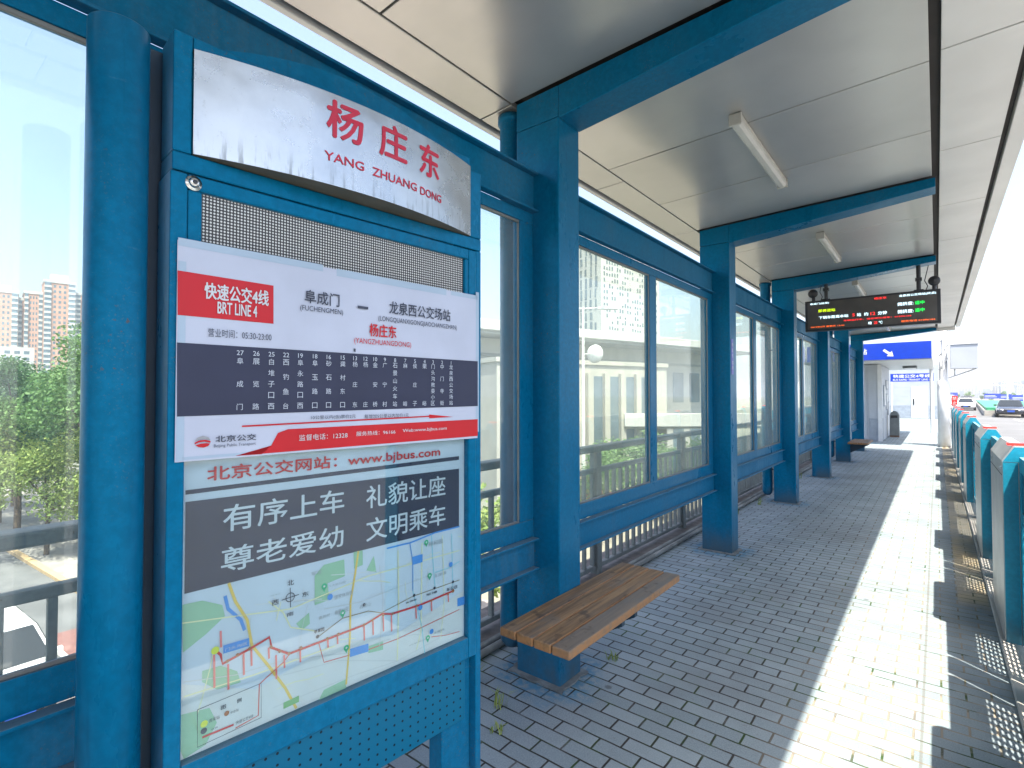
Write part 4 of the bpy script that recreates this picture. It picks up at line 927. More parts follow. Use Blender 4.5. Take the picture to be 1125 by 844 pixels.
# ------------------------------------------------------------------ ceiling lamps
lp = thing('ceiling_lamp', 'white fluorescent batten lamp in the nearest ceiling bay seen in full', 'ceiling lamp', (-0.93, 3.94, 0), 0, 'fluorescent lamps along the ceiling')
zl = zc(-0.93)
h = MB(); h.box(-0.032, -0.61, zl - 0.035, 0.032, 0.61, zl - 0.002, M['lampwhite']); h.build('housing', lp, bevel=0.006)
h = MB(); h.prism([(-0.036, zl - 0.0355), (0.036, zl - 0.0355), (0.031, zl - 0.06), (0.015, zl - 0.072), (-0.015, zl - 0.072), (-0.031, zl - 0.06)], 'Y', -0.615, 0.615, M['lampdiff']); h.build('diffuser', lp, bevel=0.004)
for y in (-0.636, 0.616):
    h = MB(); h.box(-0.038, y, zl - 0.074, 0.038, y + 0.02, zl - 0.003, M['lampwhite']); h.build('end_cap', lp, bevel=0.004)
for i, k in enumerate((1, 2, 3, 4)):
    copy_tree(lp, (-0.93, 3.94 + 3 * k, 0), ['white fluorescent batten lamp in the bay before the hanging screen', 'white fluorescent batten lamp just behind the hanging screen',
              'white fluorescent batten lamp two bays behind the hanging screen', 'white fluorescent batten lamp in the last bay before the cabin'][i])
copy_tree(lp, (-0.93, 0.94, 0), 'white fluorescent batten lamp overhead next to the camera')

# ------------------------------------------------------------------ hanging LED display
LD = thing('display_screen', 'black hanging LED arrival screen with coloured Chinese text', 'display screen', (-0.69, 8.42, 0))
LX, LY = -0.69, 8.42
h = MB(); h.box(-1.432, 8.362, 2.443, 0.056, 8.48, 2.870, M['black']); ho = h.build('housing', LD, LD.location, 0.006)
h = MB(); h.box(-1.400, 8.3585, 2.470, 0.020, 8.3618, 2.846, M['screenblack']); h.build('screen', LD, LD.location)
h = MB(); pl = lambda u, v: (u, 8.3570, v)
for s, a, z0, b, z1, m in (('阜成门(始发)', -1.368, 2.808, -1.138, 2.838, 'ledwhite'), ('杨庄东', -0.624, 2.805, -0.49, 2.835, 'ledred'), ('龙泉西公交场站(终点)', -0.361, 2.804, 0.011, 2.838, 'ledwhite'),
      ('即将进站', -1.267, 2.7, -1.065, 2.741, 'ledyellow'), ('拥挤度:', -0.378, 2.695, -0.213, 2.74, 'ledwhite'), ('适中', -0.199, 2.694, -0.104, 2.740, 'ledgreen'),
      ('拥挤度:', -0.378, 2.597, -0.213, 2.644, 'ledwhite'), ('适中', -0.199, 2.6, -0.104, 2.647, 'ledgreen'), ('下辆车距离本站', -1.263, 2.605, -0.915, 2.646, 'ledwhite'),
      ('5', -0.869, 2.608, -0.841, 2.647, 'ledred'), ('站', -0.817, 2.603, -0.770, 2.648, 'ledwhite'), ('约', -0.738, 2.603, -0.691, 2.648, 'ledwhite'), ('12', -0.666, 2.605, -0.615, 2.646, 'ledred'), ('分钟', -0.587, 2.601, -0.49, 2.648, 'ledwhite'),
      ('车辆运行中，请您排队候车：01096166', -0.97, 2.549, -0.237, 2.572, 'ledred'), ('2019年6月 星期五 13:40', -1.363, 2.489, -0.962, 2.511, 'ledorange'), ('晴', -0.692, 2.483, -0.655, 2.52, 'ledwhite'),
      ('28', -0.631, 2.484, -0.594, 2.519, 'ledred'), ('℃', -0.578, 2.484, -0.538, 2.519, 'ledwhite'), ('服务电话 01096166', -0.343, 2.482, -0.001, 2.507, 'ledorange')):
    text(h, s, M[m], a, z0, b, z1, pl, .018)
h.build('screen_lettering', LD, LD.location)
for x in (-1.18, -0.16):
    h = MB(); h.tube((x, 8.43, 2.8705), (x, 8.43, 3.155 + 0.05), 0.024, M['black']); h.box(x - 0.05, 8.38, 2.8705, x + 0.05, 8.475, 2.885, M['black']); h.box(x - 0.034, 8.398, 3.0, x + 0.034, 8.462, 3.04, M['black'])
    h.build('hanger', LD, LD.location)
for x in (-1.335, -0.005):
    h = MB(); h.tube((x, 8.43, 2.8705), (x, 8.43, 2.925), 0.022, M['black']); h.lathe([(0.001, 8.36), (0.05, 8.362), (0.062, 8.38), (0.058, 8.41), (0.03, 8.46), (0.001, 8.465)], (x, 0, 2.975), M['black'], 20, 'Y')
    h.build('loudspeaker', LD, LD.location)
h = MB()
for x in (-1.25, -0.09):
    pts = [(x, 8.44, 2.872), (x + 0.02, 8.45, 2.93), (x - 0.01, 8.45, 3.0), (x + 0.03, 8.45, 3.19)]
    for p0, p1 in zip(pts, pts[1:]): h.tube(p0, p1, 0.005, M['black'], n=6)
h.build('cable', LD, LD.location)

# ------------------------------------------------------------------ small blue plate on the second post
PS = thing('post_plate', 'narrow violet blue plate with white characters on the second post', 'sign plate', (-1.57, 5.40, 0))
h = MB(); h.box(-1.5695, 5.368, 1.755, -1.566, 5.435, 2.105, M['signviolet']); h.build('plate', PS, PS.location)
h = MB(); pl = lambda u, v: (-1.5645, u, v)
for i, ch in enumerate('杨庄东'): textc(h, ch, M['white'], 5.402, 2.05 - i * 0.055, 0.038, pl, .02)
for i, ch in enumerate('四号'): textc(h, ch, M['white'], 5.402, 1.87 - i * 0.05, 0.034, pl, .02)
h.build('lettering', PS, PS.location)

# ------------------------------------------------------------------ platform edge gates and their doors
def make_gate(y, label):
    t = thing('platform_gate', label, 'gate', (0.39, y, 0), 0, 'gate cabinets along the platform edge')
    x0, x1 = 0.308, 0.478
    X = lambda x: x - 0.39
    out = [(X(x0), 0.004), (X(x0), 1.140), (X(x0) + 0.055, 1.236), (X(x1) - 0.055, 1.236), (X(x1), 1.140), (X(x1), 0.004)]
    b = MB(); b.prism(out, 'Y', 0.012, 0.888, M['steel']); b.build('cabinet', t, bevel=0.004)
    ins = [(X(x0) + 0.004, 0.02), (X(x0) + 0.004, 1.136), (X(x0) + 0.058, 1.228), (X(x1) - 0.058, 1.228), (X(x1) - 0.004, 1.136), (X(x1) - 0.004, 0.02)]
    for y0, y1 in ((0.0, 0.0115), (0.8885, 0.90)):
        e = MB(); e.prism([ins[1], ins[2], ins[3], ins[4]], 'Y', y0, y1, M['teal'])
        xm = X(x0) + 0.075
        e.prism([ins[0], (ins[0][0], 1.132), (xm - 0.002, 1.132), (xm - 0.002, 0.02)], 'Y', y0, y1, M['teal'])
        e.prism([(xm + 0.002, 0.02), (xm + 0.002, 1.132), (ins[4][0], 1.132), ins[5]], 'Y', y0, y1, M['teal'])
        e.build('end_panel', t)
    h = MB(); h.box(-0.055, 0.03, 1.2365, 0.04, 0.075, 1.252, M['redlamp']); h.build('signal_lamp', t, bevel=0.004)
    h = MB()
    for yy in (0.10, 0.78):
        h.lathe([(0.0005, -0.005), (0.009, -0.004), (0.012, 0.0)], (X(x0), yy, 1.09), M['chrome'], 12, 'X')
    h.box(X(x0) - 0.0015, 0.0125, 1.050, X(x0) - 0.0003, 0.8875, 1.054, M['darkgap'])
    h.build('screws', t)
    return t
def make_door(y0, y1, label):
    t = thing('platform_door', label, 'sliding door', (0.40, (y0 + y1) / 2, 0), 0, 'sliding platform doors between the gate cabinets')
    ym = (y0 + y1) / 2
    h = MB(); h.box(-0.016, -0.12, 0.004, 0.016, 0.12, 1.17, M['teal']); h.build('middle_panel', t, bevel=0.003)
    for a, b_ in ((y0 + 0.004, ym - 0.15), (ym + 0.15, y1 - 0.004)):
        L = b_ - a
        h = MB()
        A, B = a - ym, b_ - ym
        h.box(-0.016, A, 1.08, 0.016, B, 1.17, M['teal'])
        h.box(-0.016, A, 0.06, 0.016, B, 0.13, M['teal'])
        h.box(-0.015, A, 0.1305, 0.015, A + 0.05, 1.0795, M['teal'])
        h.box(-0.015, B - 0.05, 0.1305, 0.015, B, 1.0795, M['teal'])
        h.box(-0.013, A + 0.0505, 0.78, 0.013, B - 0.0505, 0.84, M['teal'])
        lf = h.build('leaf', t, bevel=0.003)
        h = MB(); h.box(-0.002, A + 0.0505, 0.1305, 0.002, B - 0.0505, 0.7795, M['perf_door']); h.build('perforated_panel', lf)
        h = MB(); h.box(-0.003, A + 0.0505, 0.8405, 0.003, B - 0.0505, 1.0795, M['teal_dark']); h.build('solid_panel', lf)
    return t
gy = [2.0, 4.45, 6.60, 9.90, 12.0, 14.4, 16.5, 18.6]
gl = ['teal gate cabinet just outside the right edge of view, nearest the camera', 'steel and teal gate cabinet nearest in view with red signal lamp', 'second visible steel and teal gate cabinet, behind the nearest one',
      'third visible gate cabinet in the platform edge row', 'fourth visible gate cabinet in the platform edge row', 'fifth visible gate cabinet in the platform edge row', 'sixth small gate cabinet towards the white column',
      'last gate cabinet in the row, at the foot of the white column']
for y, l_ in zip(gy, gl):
    make_gate(y, l_)
dn = ['between the camera and the nearest visible cabinet', 'between the nearest visible cabinet and the second one', 'between the second and third visible cabinets', 'between the third and fourth visible cabinets',
      'between the fourth and fifth visible cabinets', 'between the fifth and sixth visible cabinets', 'between the sixth cabinet and the last one']
for (ya, yb), l_ in zip(zip(gy, gy[1:]), dn):
    make_door(ya + 0.905, yb - 0.005, 'perforated teal sliding door ' + l_)
b = MB(); b.box(0.285, -6, 0.0025, 0.61, 20.5, 0.028, M['concrete']); structure(b.build('gate_kerb', bevel=0.008))
# white end railing and red warning sign
WR = thing('end_railing', 'white tubular railing beyond the last gate cabinet', 'railing', (0.38, 21.5, 0))
h = MB()
for z in (0.35, 0.75, 1.15): h.tube((0.38, 19.7, z), (0.38, 28.0, z), 0.03, M['white'], n=10)
for i in range(7): h.tube((0.38, 19.75 + i * 1.37, 0), (0.38, 19.75 + i * 1.37, 1.15), 0.03, M['white'], n=10)
h.build('tubes', WR, WR.location)
RS = thing('warning_sign', 'small red two character warning sign above the gate row', 'sign', (0.36, 18.0, 0))
h = MB(); h.tube((0.36, 18.02, 1.12), (0.36, 18.02, 1.30), 0.012, M['zinc'], n=8); h.build('stem', RS, RS.location)
h = MB(); h.box(0.30, 17.995, 1.285, 0.42, 18.008, 1.525, M['redsign']); h.build('plate', RS, RS.location)
h = MB(); pl = lambda u, v: (u, 17.9935, v); textc(h, '禁', M['white'], 0.36, 1.46, 0.085, pl, .02); textc(h, '止', M['white'], 0.36, 1.345, 0.085, pl, .02); h.build('lettering', RS, RS.location)
# white column with a gantry box
WC = thing('white_column', 'thick white steel column with bracing at the end of the platform', 'column', (0.16, 20.4, 0))
h = MB(); h.lathe([(0.0005, 0.0), (0.15, 0.0), (0.15, 1.95), (0.10, 2.0), (0.10, 3.5), (0.0005, 3.5)], (0.16, 20.4, 0), M['white'], 24); h.build('shaft', WC, WC.location)
h = MB(); h.tube((0.18, 20.4, 1.1), (0.55, 20.4, 0.0), 0.04, M['white'], n=10); h.tube((0.16, 20.3, 3.3), (0.16, 20.1, 2.3), 0.03, M['zinc'], n=8)
for z in (2.3, 2.7, 3.1): h.tube((0.06, 20.28, z), (0.27, 20.28, z + 0.35), 0.018, M['zinc'], n=6)
h.build('brace', WC, WC.location)
EB = thing('equipment_box', 'pale grey equipment box carried on the white column', 'cabinet', (0.66, 20.35, 0))
h = MB(); h.box(0.33, 20.15, 2.32, 0.94, 20.55, 3.02, M['cabin_white']); h.box(0.31, 20.13, 3.0205, 0.96, 20.57, 3.06, M['zinc']); h.build('casing', EB, EB.location, 0.01)
h = MB(); h.tube((0.27, 20.3, 2.05), (0.90, 20.3, 2.315), 0.018, M['zinc'], n=8); h.tube((0.42, 20.3, 2.12), (0.42, 20.3, 2.319), 0.018, M['zinc'], n=8); h.build('bracket', EB, EB.location)

# ------------------------------------------------------------------ cabins, canopy, signs and bin at the far end
def siding(mb, x0, x1, y, z0, z1, mat, step=0.22):
    z = z0
    while z < z1 - 0.01:
        e = min(z + step, z1)
        mb.box(x0, y, z + 0.004, x1, y + 0.012, e - 0.004, mat)
        z = e
CB = thing('ticket_cabin', 'white panelled cabin with a door just past the shelter', 'cabin', (-2.4, 23.4, 0))
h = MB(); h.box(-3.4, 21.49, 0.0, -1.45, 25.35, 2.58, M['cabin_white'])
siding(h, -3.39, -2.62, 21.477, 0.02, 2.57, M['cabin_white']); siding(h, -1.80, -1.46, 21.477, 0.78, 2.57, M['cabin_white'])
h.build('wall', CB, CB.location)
h = MB(); h.box(-1.80, 21.474, 0.03, -1.52, 21.489, 0.76, M['cabin_grey']); h.box(-1.4485, 21.6, 0.03, -1.436, 22.2, 0.76, M['cabin_grey']); h.build('grey_panel', CB, CB.location)
h = MB(); h.box(-2.58, 21.45, 0.03, -1.86, 21.488, 2.12, M['cabin_white']); do = h.build('door', CB, CB.location, 0.006)
h = MB(); h.box(-2.02, 21.425, 0.95, -1.93, 21.4485, 1.25, M['steel']); h.tube((-1.98, 21.41, 1.08), (-2.1, 21.41, 1.08), 0.012, M['steel']); h.build('handle', do, CB.location)
h = MB(); h.box(-1.545, 21.44, 0.0, -1.43, 21.476, 2.585, M['white']); h.build('corner_trim', CB, CB.location)
for ya, yb, za, zb, l_ in ((22.4, 23.1, 1.15, 1.9, 'largest notice frame on the side of the white cabin, nearest its corner'), (23.4, 23.9, 1.0, 1.6, 'narrow notice frame low on the cabin side, middle one'), (23.5, 24.2, 1.75, 2.1, 'small notice frame high on the side of the white cabin'), (24.3, 24.8, 0.8, 1.3, 'low notice frame on the cabin side right behind the litter bin')):
    NB = thing('notice_frame', l_, 'notice', (-1.44, ya, za), 0, 'notice frames on the cabin side')
    h = MB(); h.box(-1.449, ya, za, -1.425, yb, zb, M['cabin_grey']); h.build('frame', NB, NB.location)
    h = MB(); h.box(-1.4248, ya + .04, za + .04, -1.422, yb - .04, zb - .04, M['white']); h.build('sheet', NB, NB.location)
FC = thing('station_building', 'plain white building with door closing the far end of the platform', 'building', (-1.6, 45, 0))
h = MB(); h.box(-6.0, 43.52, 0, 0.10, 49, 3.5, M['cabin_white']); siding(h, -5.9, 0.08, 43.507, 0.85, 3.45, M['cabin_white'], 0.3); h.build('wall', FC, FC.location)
h = MB(); h.box(-5.9, 43.5, 0.03, -1.36, 43.518, 0.84, M['cabin_grey']); h.box(-0.42, 43.5, 0.03, 0.07, 43.518, 0.84, M['cabin_grey']); h.build('grey_panel', FC, FC.location)
h = MB(); h.box(-1.32, 43.49, 0.03, -0.46, 43.517, 2.1, M['white']); do = h.build('door', FC, FC.location, 0.006)
h = MB(); h.box(-1.22, 43.46, 0.9, -1.15, 43.489, 1.3, M['black']); h.build('handle', do, FC.location)
CN = thing('canopy', 'white flat canopy reaching over the walkway beyond the shelter', 'canopy', (-1.6, 23.5, 0))
h = MB(); h.box(-3.6, 19.60, 2.60, -0.08, 27.5, 2.72, M['white']); h.box(-3.55, 19.70, 2.7205, -0.16, 27.4, 3.1, M['white']); h.build('roof', CN, CN.location, 0.01)
h = MB(); h.tube((-0.17, 27.3, 0), (-0.17, 27.3, 2.599), 0.05, M['white']); h.build('post', CN, CN.location)
UL = thing('canopy_lamp', 'rectangular lamp under the white canopy', 'ceiling lamp', (-0.75, 24.0, 2.6))
h = MB(); h.box(-0.95, 23.6, 2.52, -0.55, 24.6, 2.599, M['binplastic']); h.box(-0.92, 23.65, 2.515, -0.58, 24.55, 2.5195, M['lampdiff']); h.build('housing', UL, UL.location)
S1 = thing('direction_sign', 'long blue direction sign with white arrow on the canopy edge', 'sign', (-1.5, 19.5, 0))
h = MB(); h.box(-3.3, 19.52, 2.625, -0.10, 19.598, 3.13, M['signblue']); h.build('panel', S1, S1.location)
h = MB(); pl = lambda u, v: (u, 19.518, v)
text(h, '站', M['white'], -1.83, 2.80, -1.66, 2.985, pl, .025)
def arrow(mb, cx_, cz_, s, ang, pl, mat):
    pts = [(-1, .22), (.15, .22), (.15, .62), (1, 0), (.15, -.62), (.15, -.22), (-1, -.22)]
    ca, sa = math.cos(ang), math.sin(ang)
    mb.add([pl(cx_ + s * (x * ca - y * sa), cz_ + s * (x * sa + y * ca)) for x, y in pts], [(0, 1, 5, 6), (2, 3, 4), (1, 2, 4, 5)], mat)
arrow(h, -1.12, 2.82, 0.16, R(-40), pl, M['white'])
h.build('lettering', S1, S1.location)
S2 = thing('line_sign', 'smaller blue line sign hung across the walkway below the canopy', 'sign', (-0.9, 31, 0))
h = MB(); h.box(-1.72, 31.0, 2.185, -0.11, 31.06, 2.56, M['signblue']); h.build('panel', S2, S2.location)
h = MB(); h.tube((-1.69, 31.03, 0), (-1.69, 31.03, 2.184), 0.035, M['white']); h.tube((-0.14, 31.03, 0), (-0.14, 31.03, 2.184), 0.035, M['white']); h.build('post', S2, S2.location)
h = MB(); pl = lambda u, v: (u, 30.998, v)
text(h, '快速公交4号线', M['white'], -1.62, 2.36, -0.22, 2.52, pl, .03); text(h, 'BUS RAPID TRANSIT LINE 4', M['white'], -1.62, 2.225, -0.22, 2.315, pl, .02)
h.build('lettering', S2, S2.location)
BN = thing('litter_bin', 'dark grey rounded litter bin standing beside the white cabin', 'litter bin', (-1.235, 24.1, 0))
h = MB()
h.prism([(-0.145, 0.06), (-0.135, 0.80), (-0.10, 0.90), (-0.03, 0.96), (0.04, 0.955), (0.11, 0.90), (0.145, 0.80), (0.15, 0.06)], 'Y', -0.19, 0.19, M['binplastic']); h.build('body', BN, bevel=0.02)
h = MB(); h.box(-0.10, -0.197, 0.70, 0.10, -0.1905, 0.80, M['black']); h.build('opening', BN)
h = MB(); h.box(-0.14, -0.17, 0.0, 0.14, 0.17, 0.059, M['binrust']); h.build('base', BN)
# small tufts in the joints by the posts
def tuft(x, y, s, label):
    h = MB()
    for i in range(14):
        a_ = random.uniform(0, 6.28); L = s * random.uniform(0.5, 1.0); t_ = random.uniform(0.2, 0.8)
        bx, by = x + random.uniform(-.03, .03), y + random.uniform(-.03, .03)
        w = 0.003
        d0 = Vector((math.cos(a_), math.sin(a_), 0)); sd = Vector((-d0.y, d0.x, 0)) * w
        p0 = Vector((bx, by, 0.0)); p1 = p0 + d0 * L * .35 * t_ + Vector((0, 0, L * .65)); p2 = p0 + d0 * L * t_ + Vector((0, 0, L * .85))
        h.add([p0 - sd, p0 + sd, p1 + sd, p1 - sd, p2], [(0, 1, 2, 3), (3, 2, 4)], M['leaf2'])
    o = h.build('weed', None, (x, y, 0)); o.location = (x, y, 0)
    tag(o, label, 'weed', 'weeds in the paving joints')
for x, y, s, l_ in ((-1.95, 2.10, .13, 'green weed between the bricks beside the blue downpipe'), (-1.72, 2.02, .12, 'green weed in the paving left of the bench post'), (-1.60, 1.86, .06, 'small weed in the joint nearest the information board leg'),
                    (-1.50, 2.78, .07, 'small weed under the middle of the near bench'), (-1.98, 8.0, .14, 'green weed by the kerb in front of the third post'),
                    (-2.05, 7.2, .12, 'weed at the foot of the guard rail before the third post'), (-2.0, 11.0, .14, 'weed at the kerb by the fourth post')):
    tuft(x, y, s, l_)
gl_ = MB(); gl_.box(0.0300, 0.009, 0.7022, 0.9088, 0.0115, 1.598, M['case_glass']); gl_.build('glass', IB)

# ------------------------------------------------------------------ cars
def car_shapes(body, kind='sedan'):
    """returns dict part -> list of MB; the car points to -Y, centred, wheels on z = 0"""
    hw = 0.90
    if kind == 'sedan':
        prof = [(-2.30, .42, .62, .80), (-2.2, .30, .74, .86), (-1.2, .24, .90, hw), (0.0, .22, .95, hw), (1.3, .24, .97, hw), (2.1, .30, .96, .86), (2.30, .42, .86, .80)]
        roof = [(-1.05, .91, .80), (-0.25, 1.42, .62), (0.85, 1.44, .62), (1.75, .97, .78)]
    else:
        prof = [(-2.20, .46, .74, .80), (-2.1, .32, .88, .86), (-1.2, .26, 1.02, hw), (0.0, .24, 1.06, hw), (1.3, .26, 1.08, hw), (2.1, .34, 1.06, .87), (2.2, .46, .98, .82)]
        roof = [(-1.15, 1.03, .82), (-0.45, 1.62, .66), (1.5, 1.64, .66), (2.05, 1.07, .80)]
    b = MB()
    n = 12
    rings = []
    for y, z0, z1, w in prof:
        zm = (z0 + z1) / 2; rings.append([(-w * .86, y, z0), (-w, y, z0 + .12), (-w, y, zm + .05), (-w * .95, y, z1 - .05), (-w * .8, y, z1), (0, y, z1 + .015),
                                         (w * .8, y, z1), (w * .95, y, z1 - .05), (w, y, zm + .05), (w, y, z0 + .12), (w * .86, y, z0), (0, y, z0)])
    vs = [p for r_ in rings for p in r_]
    fs = [(k * n + i, k * n + (i + 1) % n, (k + 1) * n + (i + 1) % n, (k + 1) * n + i) for k in range(len(rings) - 1) for i in range(n)]
    fs += [tuple(range(n)), tuple(range((len(rings) - 1) * n, len(rings) * n))]
    b.add(vs, fs, body, True)
    (ya, za, wa), (yb, zb, wb), (yc, zc_, wc), (yd, zd, wd) = roof
    P = lambda y, z, w, s: (s * w, y, z)
    L = [P(ya, za, wa, -1), P(yb, zb, wb, -1), P(yc, zc_, wc, -1), P(yd, zd, wd, -1)]; Rr = [P(ya, za, wa, 1), P(yb, zb, wb, 1), P(yc, zc_, wc, 1), P(yd, zd, wd, 1)]
    b.add(L + Rr, [(0, 1, 5, 4), (1, 2, 6, 5), (2, 3, 7, 6), (0, 1, 2, 3), (4, 5, 6, 7)], body, False)
    def inset(q, t_, out):
        c_ = sum((Vector(p) for p in q), Vector()) / len(q)
        return [tuple(c_ + (Vector(p) - c_) * t_ + Vector(out)) for p in q]
    gl = []
    for q, o_ in (([L[0], L[1], Rr[1], Rr[0]], (0, -.012, .012)), ([L[2], L[3], Rr[3], Rr[2]], (0, .012, .012))):
        g_ = MB(); g_.add(inset(q, .90, o_), [(0, 1, 2, 3)], M['carglass']); gl.append(('windscreen', g_))
    for S, s in ((L, -1), (Rr, 1)):
        ym = (yb + yc) / 2
        mid0 = (s * wa, ym, (za + zd) / 2 + .02); mid1 = (s * wb, ym, zb)
        for q in ([S[0], S[1], mid1, mid0], [mid0, mid1, S[2], S[3]]):
            g_ = MB(); g_.add(inset(q, .84, (s * .014, 0, .004)), [(0, 1, 2, 3)], M['carglass']); gl.append(('side_window', g_))
    wh = []
    for sx in (-1, 1):
        for y in (-1.38, 1.40):
            w_ = MB(); x = sx * (hw - .08)
            w_.lathe([(0.20, -.105), (0.30, -.105), (0.325, -.07), (0.325, .07), (0.30, .105), (0.20, .105)], (x, y, .325), M['rubber'], 20, 'X')
            w_.lathe([(0.001, sx * .095), (0.06, sx * .11), (0.19, sx * .098), (0.205, sx * .104)], (x, y, .325), M['zinc'], 16, 'X')
            wh.append(('wheel', w_))
    zz = prof[1][2]
    li = []
    for s in (-1, 1):
        h_ = MB(); h_.hexa([(s * .45, -2.325, zz - .16), (s * .80, -2.22, zz - .14), (s * .45, -2.2, zz - .16), (s * .80, -2.1, zz - .14), (s * .45, -2.30, zz - .05), (s * .80, -2.2, zz - .03), (s * .45, -2.18, zz - .05), (s * .80, -2.08, zz - .03)], M['headlight']); li.append(('headlight', h_))
        h_ = MB(); h_.box(min(s * .5, s * .82), 2.18, zz - .06, max(s * .5, s * .82), 2.315, zz + .08, M['taillight']); li.append(('taillight', h_))
    gr = MB(); gr.box(-.42, -2.335, .40, .42, -2.28, zz - .10, M['black']); li.append(('grille', gr))
    pl_ = MB(); pl_.box(-.22, -2.345, .46, .22, -2.336, .60, M['plate']); li.append(('number_plate', pl_))
    pl_ = MB(); pl_.box(-.22, 2.318, .62, .22, 2.33, .76, M['plate']); li.append(('number_plate', pl_))
    mi = []
    for s in (-1, 1):
        h_ = MB(); h_.box(min(s * .82, s * 1.02), -.86, .93, max(s * .82, s * 1.02), -.74, 1.06, body); mi.append(('mirror', h_))
    return [('body', b)] + gl + wh + li + mi
def make_car(label, body, loc, rz, kind='sedan', group=None):
    t = thing('parked_car' if loc[2] < -1 else 'car', label, 'car', loc, rz, group)
    for nm, mb in car_shapes(body, kind):
        mb.build(nm, t, bevel=0.05 if nm == 'body' else 0)
    return t
make_car('dark sedan facing us on the highway, apart from the queue', CAR['dark'], (4.75, 60.5, -0.30), R(-3))
make_car('white car passing on the lower road seen through the nearest left window', CAR['white'], (-15.7, 1.75, GZ + 0.012), R(90 + 4.6), 'suv')
# the queue on the highway: far, so each car is one mesh
merged = {}
def far_car(colour, kind):
    key = (colour, kind)
    if key not in merged:
        mb = MB()
        for nm, q in car_shapes(CAR[colour], kind):
            for f_, k_, s_ in zip(q.f, q.mi, q.sm):
                pass
            base = len(mb.v); mb.v += q.v
            for f_, k_, s_ in zip(q.f, q.mi, q.sm):
                mb.f.append([base + i for i in f_]); mb.mi.append(mb.m(q.mats[k_])); mb.sm.append(s_)
        o = mb.build('car'); bpy.data.objects.remove(o) if False else None
        merged[key] = o
        return o
    o = merged[key].copy(); C.objects.link(o)
    return o
cols = ['white', 'silver', 'white', 'grey', 'silver', 'white', 'dark', 'silver', 'blue']
lanes = [(2.35, .0362, 'right'), (0.15, .026, 'middle'), (-0.9, .0145, 'left')]
for li_, (x0_, sl_, nm) in enumerate(lanes):
    y = 84.0 + li_ * 17.0
    for j in range(11):
        c_ = cols[(j * 2 + li_ * 4 + (j * j) % 3) % len(cols)]
        kd = 'suv' if (j + li_) % 4 == 3 else 'sedan'
        o = far_car(c_, kd)
        o.location = (x0_ + (y - 74) * sl_, y, -0.30); o.rotation_euler = (0, 0, R(-2))
        tag(o, '%s %s, %s from the front in the %s lane of the far highway queue' % (c_, kd.replace('suv', 'off-roader'), ORD[j], nm), 'car', 'cars queueing on the far highway')
        y += 6.6 + j * 1.6 + random.uniform(0, 1.5)

# ------------------------------------------------------------------ trees and shrubs
def crown_mesh(mb, c, rx, rz_, n, leaf, mat, clumps=14, seed=1):
    rnd = random.Random(seed)
    cl = []
    for i in range(clumps):
        th = rnd.uniform(0, 6.283); ph = math.acos(rnd.uniform(-0.75, 1)); rr = rnd.uniform(0.45, 0.95)
        cl.append((Vector((math.cos(th) * math.sin(ph) * rx * rr, math.sin(th) * math.sin(ph) * rx * rr, math.cos(ph) * rz_ * rr)), rnd.uniform(0.26, 0.48) * rx))
    for i in range(n):
        q, r_ = cl[rnd.randrange(clumps)]
        d = Vector((rnd.gauss(0, 1), rnd.gauss(0, 1), rnd.gauss(0, 1))).normalized() * r_ * (rnd.random() ** 0.45)
        p = Vector(c) + q + Vector((d.x, d.y, d.z * 0.8))
        u = Vector((rnd.gauss(0, 1), rnd.gauss(0, 1), rnd.gauss(0, .7))).normalized(); w = u.orthogonal().normalized()
        s_ = leaf * rnd.uniform(0.6, 1.25)
        mb.add([p - u * s_, p + w * s_ * .5, p + u * s_, p - w * s_ * .5], [(0, 1, 2, 3)], mat)
    return cl
def make_tree(name, label, cat, h, rx, mat, n, leaf, seed, group):
    t = thing(name, label, cat, (0, 0, 0), 0, group)
    rnd = random.Random(seed)
    k = MB(); th = h * 0.45
    k.tube((0, 0, -0.05), (0.05, 0.03, th), h * .018, M['trunk'], h * .012, 10)
    cz = h * 0.62; rz_ = h * 0.38
    f_ = MB(); cl = crown_mesh(f_, (0, 0, cz), rx, rz_, n, leaf, mat, 16, seed)
    for q, r_ in cl[:10]:
        k.tube((0.05, 0.03, th * rnd.uniform(.75, 1)), Vector((0, 0, cz)) + q * .85, h * .009, M['trunk'], h * .003, 6)
    k.build('trunk', t); f_.build('crown', t)
    return t
G1 = 'street trees beyond the lower road'
proto = [make_tree('tree', 'tall green street tree nearest the window, by the kerb below', 'tree', 9.4, 3.4, M['leaf'], 15000, 0.095, 11, G1),
         make_tree('tree', 'dense green tree at the left picture edge below the towers', 'tree', 8.2, 3.6, M['leaf3'], 15000, 0.095, 23, G1),
         make_tree('tree', 'pale yellow-green tree among the street trees on the left', 'tree', 6.4, 3.0, M['leaf2'], 12000, 0.09, 31, G1)]
proto[0].location = (-29.5, 6.4, GZ); proto[1].location = (-33.5, 4.6, GZ); proto[2].location = (-28.1, 4.75, GZ)
proto[2].scale = (.85, .85, .8)
for i, (p_, x, y, s, l_) in enumerate(((0, -38, 9.5, 1.05, 'tall tree rising highest in the left window, in front of the brick towers'), (1, -42, 5.6, 0.95, 'mid sized tree behind the front row, left of the brick towers'), (2, -37, 4.4, 1.0, 'low pale tree filling the gap at the left edge'),
                                   (0, -52, 11.5, 1.05, 'tree far back on the pavement below the right tower'), (1, -55, 7.0, 1.1, 'farthest dark tree along the lower road'), (2, -48, 8.6, 1.0, 'pale tree in the back row below the towers'),
                                   (1, -31, 8.4, .9, 'dark round tree just left of the round pole'), (0, -24.6, 9.5, .6, 'small tree hidden mostly by the round pole'), (2, -66, 12.5, 1.1, 'pale tree at the end of the street row'))):
    copy_tree(proto[p_], (x, y, GZ), l_, random.uniform(0, 6), (s, s, s))
